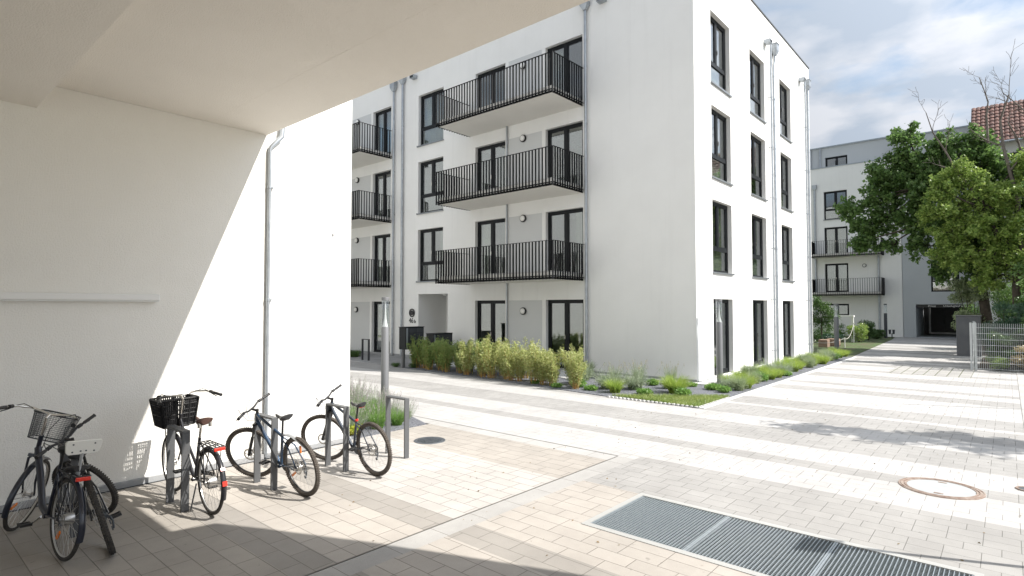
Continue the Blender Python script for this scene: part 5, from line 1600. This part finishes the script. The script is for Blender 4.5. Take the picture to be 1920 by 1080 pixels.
# brick roofed house to the right
hs = empty('neighbour_house', (46, 0, 0), 'older pale house with red brown tiled roof behind the trees on the right', 'house')
m = MB()
FH = Facade((46, 0, 0), (0, 1), (1, 0)); FH.holes = [(-1.05, 0.15, 9.6, 11.6)]
FH.wall(m, -14, 1.15, 0, 12.4, 0.15); m.M = Matrix(); m.quad((46, 1.15, 0), (56, 1.15, 0), (56, 1.15, 12.4), (46, 1.15, 12.4)); m.obj('wall', PLG, hs)
FH.window(hs, -1.05, 0.15, 9.6, 11.6, 'low', rd=2.0, fat=0.08, sill=True)
def tile_mat():
    m_ = bpy.data.materials.new('roof_tile'); m_.use_nodes = True; nt = m_.node_tree; b = nt.nodes['Principled BSDF']; b.inputs['Roughness'].default_value = 0.8
    t = nt.nodes.new('ShaderNodeTexCoord'); n = nt.nodes.new('ShaderNodeTexNoise'); n.inputs['Scale'].default_value = 5; n.inputs['Detail'].default_value = 4
    nt.links.new(t.outputs['Object'], n.inputs['Vector'])
    r = nt.nodes.new('ShaderNodeValToRGB'); r.color_ramp.elements[0].position = 0.35; r.color_ramp.elements[0].color = (0.06, 0.034, 0.03, 1); r.color_ramp.elements[1].position = 0.65; r.color_ramp.elements[1].color = (0.21, 0.105, 0.082, 1)
    nt.links.new(n.outputs[0], r.inputs[0]); nt.links.new(r.outputs[0], b.inputs['Base Color'])
    return m_
m = MB()
slope = math.tan(R(42))
nr = 11
for i in range(nr):
    x0 = 45.5 + i * 0.33; z0 = 12.25 + i * 0.33 * slope
    ncol = 66
    for j in range(ncol):
        y = 1.55 - j * 0.235
        rr_ = 0.115
        vs = []
        for a in range(7):
            q_ = PI * a / 6
            yy = y - rr_ + rr_ * math.cos(q_); zz = 0.07 * math.sin(q_)
            vs.append((x0 - 0.04, yy, z0 + zz + 0.045)); vs.append((x0 + 0.36, yy, z0 + 0.36 * slope + zz))
        m.add(vs, [(2 * a, 2 * a + 1, 2 * a + 3, 2 * a + 2) for a in range(6)] + [(0, 2, 4, 6, 8, 10, 12)])
m.obj('roof', tile_mat(), hs)
m = MB(); m.quad((45.5, 1.5, 12.22), (49.25, 1.5, 12.22 + 3.75 * slope), (49.25, -14, 12.22 + 3.75 * slope), (45.5, -14, 12.22)); m.add([(45.5, 1.5, 12.22), (49.25, 1.5, 12.2 + 3.75 * slope), (49.25, 1.5, 12.22)], [(0, 1, 2)]); m.obj('roof_underlay', mat('soffit_wood', (0.35, 0.34, 0.33), 0.8), hs)
m = MB(); m.tube([(45.42, 1.55, 12.22), (45.42, -14, 12.22)], 0.07, 10); m.obj('gutter', ZINC, hs)

# ------------------------------------------------------------------ garden between the buildings
o = empty('dark_wall_block', (32.5, 1.5, 0), 'square dark grey concrete pillar wall beside the driveway near the fence', 'wall')
m = MB(); m.box((32.45, 0.9, 0), (33.15, 1.76, 1.78)); m.obj('wall', DARKC, o, bevel=0.015)
m = MB(); m.box((32.42, 0.87, 1.781), (33.18, 1.79, 1.815)); m.obj('coping', mat('coping_grey', (0.2, 0.205, 0.215), 0.8), o)
def fence_panel(p0, p1, h, label):
    o = empty('mesh_fence_panel', (p0[0], p0[1], 0), label, 'fence')
    a, b = Vector((p0[0], p0[1], 0)), Vector((p1[0], p1[1], 0)); L_ = (b - a).length; d = (b - a) / L_
    nrm = Vector((-d.y, d.x, 0))
    m = MB()
    n = int(L_ / 0.05)
    for i in range(n + 1):
        p = a + d * (L_ * i / n); m.tube([p + Vector((0, 0, 0.04)), p + Vector((0, 0, h))], 0.0045, 5)
    for j in range(int(h / 0.2) + 1):
        z = 0.08 + j * 0.2
        if z > h: break
        for s in (-1, 1):
            m.tube([a + nrm * 0.008 * s + Vector((0, 0, z)), b + nrm * 0.008 * s + Vector((0, 0, z))], 0.005, 5)
    m.obj('mesh', FENCEM, o)
    k = max(1, round(L_ / 2.5))
    for i in range(k + 1):
        p = a + d * (L_ * i / k) + nrm * 0.05
        m = MB(); m.box((p.x - 0.02, p.y - 0.03, 0), (p.x + 0.02, p.y + 0.03, h + 0.02)); m.obj('post', FENCEM, o)
fence_panel((25.3, 0.86), (25.3, -7.5), 1.63, 'galvanised mesh fence panel facing the driveway on the right')
fence_panel((25.36, 0.93), (27.9, 0.93), 1.63, 'galvanised mesh fence panel running away beside the driveway')

def tree(name, label, trunk, crown_c, crown_r, n, size, lm, seed, limbs=None, tr=0.2, asp=0.6, bark=None, shell=9, cat='tree', group=None, sub=7, subr=0.45):
    """trunk: list of points; crown_c: clump centres with radii; every clump breaks up into smaller ones"""
    rng = np.random.default_rng(seed)
    o = empty(name, trunk[0], label, cat, group)
    m = MB()
    k = len(trunk)
    m.tube(trunk, [tr * (1 - 0.6 * i / (k - 1)) for i in range(k)], 12)
    top = Vector(trunk[-1]); mid = Vector(trunk[len(trunk) // 2])
    cc, rr = [], []
    for c, r_ in zip(crown_c, crown_r):
        c = Vector(c)
        s = min((Vector(t) for t in trunk[1:]), key=lambda t: (t - c).length)
        md = s.lerp(c, 0.5) + Vector(rng.normal(0, 0.15, 3))
        m.tube([s, md, c], [tr * 0.33, tr * 0.2, tr * 0.07], 6)
        for q in range(sub):
            dd = Vector(rng.normal(size=3)); dd.normalize(); dd.z *= 0.7
            e = c + dd * r_ * rng.uniform(0.45, 0.95)
            m.tube([c.lerp(s, 0.15), c.lerp(e, 0.5) + Vector(rng.normal(0, 0.06, 3)), e], [tr * 0.07, tr * 0.05, 0.008], 4)
            cc.append(tuple(e)); rr.append(r_ * subr * rng.uniform(0.5, 1.3))
    m.obj('trunk', bark or BARK, o, smooth=True)
    C_ = np.array([tuple(c) for c in crown_c], float); R_ = np.array(crown_r, float)
    tc_, tl_, td_ = [], [], []
    for c, r_ in zip(C_, R_):
        nt_ = int(34 * r_ ** 1.6) + 10
        d = rng.normal(size=(nt_, 3)); d[:, 2] *= 0.75; d /= np.linalg.norm(d, axis=1)[:, None]
        tc_.append(np.repeat(c[None], nt_, 0)); td_.append(d); tl_.append(r_ * rng.uniform(0.55, 1.35, nt_))
    tc_ = np.concatenate(tc_); td_ = np.concatenate(td_); tl_ = np.concatenate(tl_)
    k = rng.choice(len(tc_), n, p=tl_ / tl_.sum())
    t = rng.uniform(0.25, 1.0, n) ** 0.75
    pts = tc_[k] + td_[k] * (tl_[k] * t)[:, None] + rng.normal(size=(n, 3)) * (0.06 + 0.09 * (1.1 - t))[:, None]
    pts[:, 2] -= 0.16 * t ** 2 * tl_[k]
    v, f = leaves(pts, rng, size, asp, 0.4, 0.25)
    raw('crown', v, f, lm, o)
    return o
# dark maple overhanging the drive
dc = [(35, 6.2, 7.4), (35.2, 5.4, 6.4), (34.8, 5.9, 5.6), (35.2, 4.5, 7.0), (35, 4.4, 8.9), (35.2, 4.9, 9.4), (35, 3.7, 10.9), (35.3, 3.4, 9.4), (35, 3.3, 7.8), (35, 3.2, 6.4), (34.8, 3.3, 5.3), (35.3, 2.2, 10.2), (35, 1.8, 8.6), (35, 2.2, 6.6), (35, 1.9, 5.0), (35.2, 0.8, 9.2), (35.5, 0.2, 7.6), (35, 2.7, 9.2), (35.3, 4.0, 10.0), (35.6, -0.9, 8.4), (35.6, -1.4, 6.8), (35.2, 0.9, 5.6), (34.9, 4.5, 5.4), (35.1, 2.5, 4.0), (35, 5.0, 8.0), (35.4, 3.6, 8.6), (35, 0.9, 4.2), (35.2, -0.3, 5.4), (35.3, -0.9, 4.2), (35, -1.6, 9.4), (35, 1.0, 10.2), (35.4, -2.2, 8.2)]
drr = [0.75, 0.9, 0.65, 0.9, 0.95, 0.7, 0.7, 1.0, 1.1, 0.85, 0.6, 0.9, 1.2, 1.2, 1.0, 1.1, 1.3, 0.9, 0.7, 1.2, 1.3, 1.2, 0.5, 0.5, 0.8, 0.9, 0.9, 1.1, 1.1, 1.0, 0.7, 1.2]
tree('maple_tree', 'large dark green maple overhanging the far end of the driveway', [(35, 0.7, 0), (35, 0.75, 1.6), (35, 0.9, 3.2), (35, 1.3, 5.0), (35.1, 1.9, 6.8), (35, 2.6, 8.4)], dc, drr, 62000, 0.155, LDARK, 7, tr=0.24, asp=0.85, sub=9, subr=0.36)
yc = [(30, 2.1, 7.2), (30.2, 1.5, 7.9), (30, 2.3, 6.2), (30, 1.6, 6.4), (30.1, 0.8, 7.5), (30, 0.4, 6.8), (30, 1.8, 5.2), (30, 0.9, 5.6), (30, 1.4, 4.3), (30.1, 0.2, 4.9), (30.3, -0.3, 6.9), (30.2, -0.7, 5.6), (30.2, -1.2, 7.2), (30, 2.1, 4.4), (30, 0.5, 3.9), (30.2, -1.4, 4.6), (30.1, 0.6, 3.2), (30.2, -0.5, 3.9), (30.2, -1.0, 3.1), (30.1, -0.6, 8.0)]
yr = [0.6, 0.6, 0.6, 0.8, 0.6, 0.8, 0.7, 0.9, 0.7, 0.9, 0.8, 0.9, 0.8, 0.5, 0.7, 1.0, 0.5, 0.8, 0.8, 0.5]
def sc_(p, f=1.09): return (p[0] * f, p[1] * f, 2.2 + (p[2] - 2.2) * f)
tree('field_tree', 'sunlit yellow green tree in front of the dark maple on the right', [sc_(p) for p in [(30.1, -0.35, 0.13), (30.1, -0.3, 1.6), (30.1, -0.28, 3.2), (30.1, 0.1, 4.6), (30.1, 0.6, 6.2)]], [sc_(p) for p in yc], yr, 46000, 0.12, LYEL, 8, tr=0.2, asp=0.6, sub=10, subr=0.38)
tree('dark_tree', 'shadowy dark tree at the right edge behind the mesh fence', [(29, -2.2, 0), (29, -2.2, 3), (29, -2.0, 5.5)], [(29, -1.6, 5.2), (29, -2.6, 6.4), (29, -1.4, 7.0), (29, -2.4, 4.0), (29, -3.2, 5.4), (29.2, -1.2, 3.6), (29, -3.2, 3.0)], [1.0, 1.2, 0.8, 1.2, 1.3, 0.9, 1.2], 16000, 0.13, LDARK, 9, tr=0.2)
# bare dead branches
def dead_tree(label, base, pts_list, seed):
    rng = np.random.default_rng(seed)
    o = empty('bare_tree', base, label, 'tree')
    m = MB()
    def grow(p, d, L_, r_, lev):
        pts = [p]; rs = [r_]
        n = 5
        for i in range(n):
            d = (d + Vector(rng.normal(0, 0.16, 3)) + Vector((0, 0, 0.05))).normalized()
            p = p + d * (L_ / n); pts.append(p); rs.append(max(0.006, r_ * (1 - 0.75 * (i + 1) / n)))
            if lev > 0 and i >= 1:
                for q in range(1 if lev > 1 else 2):
                    a = Vector(rng.normal(0, 1, 3)); a = (a - d * a.dot(d)).normalized()
                    grow(p, (d + a * 0.75).normalized(), L_ * rng.uniform(0.22, 0.42), rs[-1] * 0.6, lev - 1)
        m.tube(pts, rs, 5)
    for p0, p1, r_ in pts_list:
        a, b = Vector(p0), Vector(p1)
        grow(a, (b - a).normalized(), (b - a).length * 0.80, r_ * 1.05, 2)
    k = [Vector(base), Vector(pts_list[0][0])]
    m.tube([k[0], k[0].lerp(k[1], 0.5) + Vector((0, 0.1, 0)), k[1]], [0.15, 0.10, 0.06], 8)
    m.obj('branches', DEADW, o, smooth=True)
dead_tree('leafless dead tree with thin bare branches rising above the green crowns', (33, -1.0, 0), [((33, -0.45, 5.8), (33, 1.25, 12.9), 0.10), ((33, 0.7, 6.6), (33, 2.0, 12.9), 0.06), ((33, 0.5, 9.5), (33, 0.35, 13.3), 0.05)], 5)
dead_tree('leafless dead tree whose bare branches enter at the right edge against the sky', (33.5, -2.6, 0), [((33.5, -1.7, 6.5), (33.5, -0.3, 11.6), 0.09), ((33.5, -1.9, 8.0), (33.3, -1.15, 13.2), 0.06)], 12)

def shrub(label, c, r, n, size, lm, seed, name='shrub', h=None, asp=0.5, group=None, nb=9):
    rng = np.random.default_rng(seed)
    o = empty(name, (c[0], c[1], 0), label, 'shrub', group)
    h = h or r * 1.4
    cc = []; rr = []
    m = MB()
    for i in range(nb):
        a = rng.uniform(0, 2 * PI); q = r * 0.7 * math.sqrt(rng.uniform(0, 1)); z = h * rng.uniform(0.3, 0.9)
        e = (c[0] + q * math.cos(a), c[1] + q * math.sin(a), z)
        cc.append(e); rr.append(r * rng.uniform(0.28, 0.5))
        m.tube([(c[0] + rng.normal(0, .05), c[1] + rng.normal(0, .05), 0), ((c[0] + e[0]) / 2, (c[1] + e[1]) / 2, z * 0.6), e], [0.02, 0.014, 0.006], 5)
    m.obj('stem', BARK, o)
    cc += [(c[0], c[1], h * 0.35)]; rr += [r * 0.6]
    pts = blobs(rng, cc, rr, n, 0.5); pts[:, 2] = np.abs(pts[:, 2] - 0.03) + 0.03
    v, f = leaves(pts, rng, size, asp, 0.4)
    raw('foliage', v, f, lm, o)
    return o
G3 = 'shrubs behind the mesh fence'
for i, (x, y, r_, hh, lm, lab) in enumerate([
        (28.2, 0.1, 1.0, 2.5, LCON, 'feathery blue green conifer bush rising over the fence end'),
        (27.2, -0.9, 0.9, 1.9, LMID, 'mid green bush behind the fence, right of the conifer bush'),
        (26.6, -2.2, 1.0, 2.3, LCON, 'dark conifer bush behind the fence at the right edge'),
        (27.2, -3.4, 1.2, 2.6, LMID, 'tall leafy bush behind the fence, partly outside the picture'),
        (35.0, 1.3, 0.9, 3.7, LSAGE, 'pale silvery bush rising behind the dark pillar wall'),
        (30.6, -0.5, 0.9, 2.9, LMID, 'dense green bush between pillar wall and tree trunk'),
        (38.5, 0.4, 1.6, 3.4, LDARK, 'dark bush behind the pillar wall'),
        (31.5, -2.0, 1.6, 3.6, LDARK, 'big dark bush deep behind the fence'),
        (36.0, -2.5, 2.0, 5.0, LDARK, 'tall dark bush under the maple'),
        (26.6, 0.2, 0.65, 1.5, LMID, 'round leafy bush directly behind the fence corner'),
        (26.5, -0.9, 0.8, 1.7, LDARK, 'dark leafy bush close behind the fence mesh'),
        (28.6, -1.6, 1.0, 2.0, LMID, 'broad green bush in the second row behind the fence')]):
    shrub(lab, (x, y), r_, 9000, 0.09 if lm is not LCON else 0.11, lm, 50 + i, h=hh, asp=0.5 if lm is not LCON else 0.18, group=G3, nb=12)
for i, (x, y, lm, lab) in enumerate([(25.9, 0.3, LYEL, 'yellow green weeds at the foot of the mesh fence'), (25.8, -0.35, LDRY, 'dry straw coloured flower plant behind the mesh fence'), (26.0, -1.1, LYEL, 'low light green weeds by the fence at the right edge')]):
    shrub(lab, (x, y), 0.42, 1500, 0.07, lm, 80 + i, name='wild_plant', h=0.9 if i == 1 else 0.5, group=None)
# garden beyond the corner
tree('young_tree', 'small young tree in the far garden beside the building edge', [(37.4, 8.3, 0), (37.4, 8.3, 1.2), (37.4, 8.35, 2.2)], [(37.4, 8.3, 2.2), (37.2, 8.7, 1.7), (37.5, 7.9, 1.8), (37.3, 8.5, 2.6), (37.6, 8.2, 1.3)], [0.5, 0.45, 0.45, 0.35, 0.4], 3500, 0.09, LMID, 61, tr=0.05)
for i, (x, y, r_, hh, lm, lab) in enumerate([(38.5, 8.6, 0.9, 1.0, LMID, 'dark green bush under the young tree'), (40.5, 6.9, 0.75, 1.1, LYEL, 'bright green rounded bush beside the rope barrier'), (43.6, 6.9, 0.8, 1.3, LMID, 'green bush in front of the far white wall'), (45.3, 6.7, 0.6, 0.7, LMID, 'low green bush left of the black lamp'), (36.5, 7.5, 0.6, 0.6, LCON, 'grey green low bush beside the stone blocks'), (41.5, 8.3, 0.9, 1.0, LMID, 'green bush behind the rope barrier'), (47.0, 7.0, 0.4, 0.4, LMID, 'small plant at the foot of the black lamp')]):
    shrub(lab, (x, y), r_, 2200, 0.085, lm, 90 + i, h=hh)
for i, (x, y, w_) in enumerate([(34.2, 7.55, 0.45), (35.4, 7.35, 0.6)]):
    m = MB(); m.box((x, y - w_ / 2, 0), (x + 0.6, y + w_ / 2, 0.42)); m.obj('stone_block', BRICKR, label='brown stone block on the far lawn, %s' % ('half hidden by the building edge' if i == 0 else 'in full view left of the grey lamp'), cat='stone', bevel=0.04)
# low bin enclosure with white frame
o = empty('bin_enclosure', (41, 8.3, 0), 'white framed enclosure with a grey wall below the far low window', 'enclosure')
m = MB(); m.box((40.6, 8.55, 0), (40.8, 10.8, 1.55)); m.obj('wall', PLG, o)
m = MB(); m.box((40.5, 7.2, 1.56), (40.9, 10.9, 1.66)); m.obj('top_rail', WHITE, o)
for y in (7.3, 8.45):
    m = MB(); m.box((40.6, y - 0.07, 0), (40.75, y + 0.07, 1.56)); m.obj('post', WHITE, o)
m = MB()
for i in range(10):
    m.box((40.62, 8.36 - 0.0 - i * 0.028, 0.3), (40.66, 8.375 - i * 0.028, 1.55))
m.obj('cloth', WHITE, o)
o = empty('rope_barrier', (34.6, 6.9, 0), 'pale rope hanging between thin stakes in the far garden', 'rope')
def cat_(a, b, sag, n=12):
    a, b = Vector(a), Vector(b)
    return [a.lerp(b, i / n) - Vector((0, 0, sag * 4 * (i / n) * (1 - i / n))) for i in range(n + 1)]
m = MB(); m.tube(cat_((32.6, 8.1, 0.55), (34.8, 6.62, 0.5), 0.25), 0.010, 6); m.tube(cat_((34.8, 6.62, 0.5), (39.9, 7.1, 1.1), 0.3), 0.010, 6); m.obj('rope', mat('rope', (0.62, 0.6, 0.55), 0.9), o)
for p, h_ in (((32.6, 8.1), 0.6), ((34.8, 6.62), 0.55), ((39.9, 7.1), 1.2)):
    m = MB(); m.tube([(p[0], p[1], 0), (p[0], p[1], h_)], 0.025, 8); m.obj('stake', WHITE, o)

# ------------------------------------------------------------------ things outside the frame on the right whose shadows fall into it
tree('roadside_tree', 'tree at the right hand side of the driveway casting the long dappled shadow', [(15.5, -9.5, 0), (15.4, -9.2, 3.5), (15.2, -8.2, 6.0), (14.8, -6.5, 7.0)], [(14.1, -3.2, 7.3), (14.5, -5.2, 7.7), (14.35, -4.8, 7.3), (14.6, -5.8, 7.1), (14.3, -3.9, 7.4), (14.9, -6.8, 7.2), (14.9, -7.6, 6.8), (15.3, -6.0, 7.6), (14.6, -8.3, 7.4), (15.6, -8.8, 7.2)], [0.4, 0.6, 0.55, 0.7, 0.5, 0.75, 0.8, 0.5, 0.8, 0.9], 5500, 0.15, LDARK, 33, tr=0.10, sub=8, subr=0.5)
o = empty('shadow_post', (6.95, -1.0, 0), 'slim post with plate, added unseen right of the grate to cast a shadow on it', 'sign')  # post and plate added out of view, only to shadow the grate
m = MB(); m.tube([(7.0, -1.12, 0), (7.0, -1.12, 3.0)], 0.03, 10); m.obj('post', GALV, o)
m = MB(); m.box((6.82, -1.15, 2.72), (7.18, -1.12 - 0.035, 3.08)); m.obj('shadow_plate', WHITE, o)
o = empty('unseen_pole', (17.0, -1.4, 0), 'thin pole at the right whose line shadow crosses the driveway', 'pole')  # plain pole out of view, added for its line shadow
m = MB(); m.tube([(17.55, -2.55, 0), (17.55, -2.55, 5.1)], 0.03, 10); m.obj('post', GALV, o)
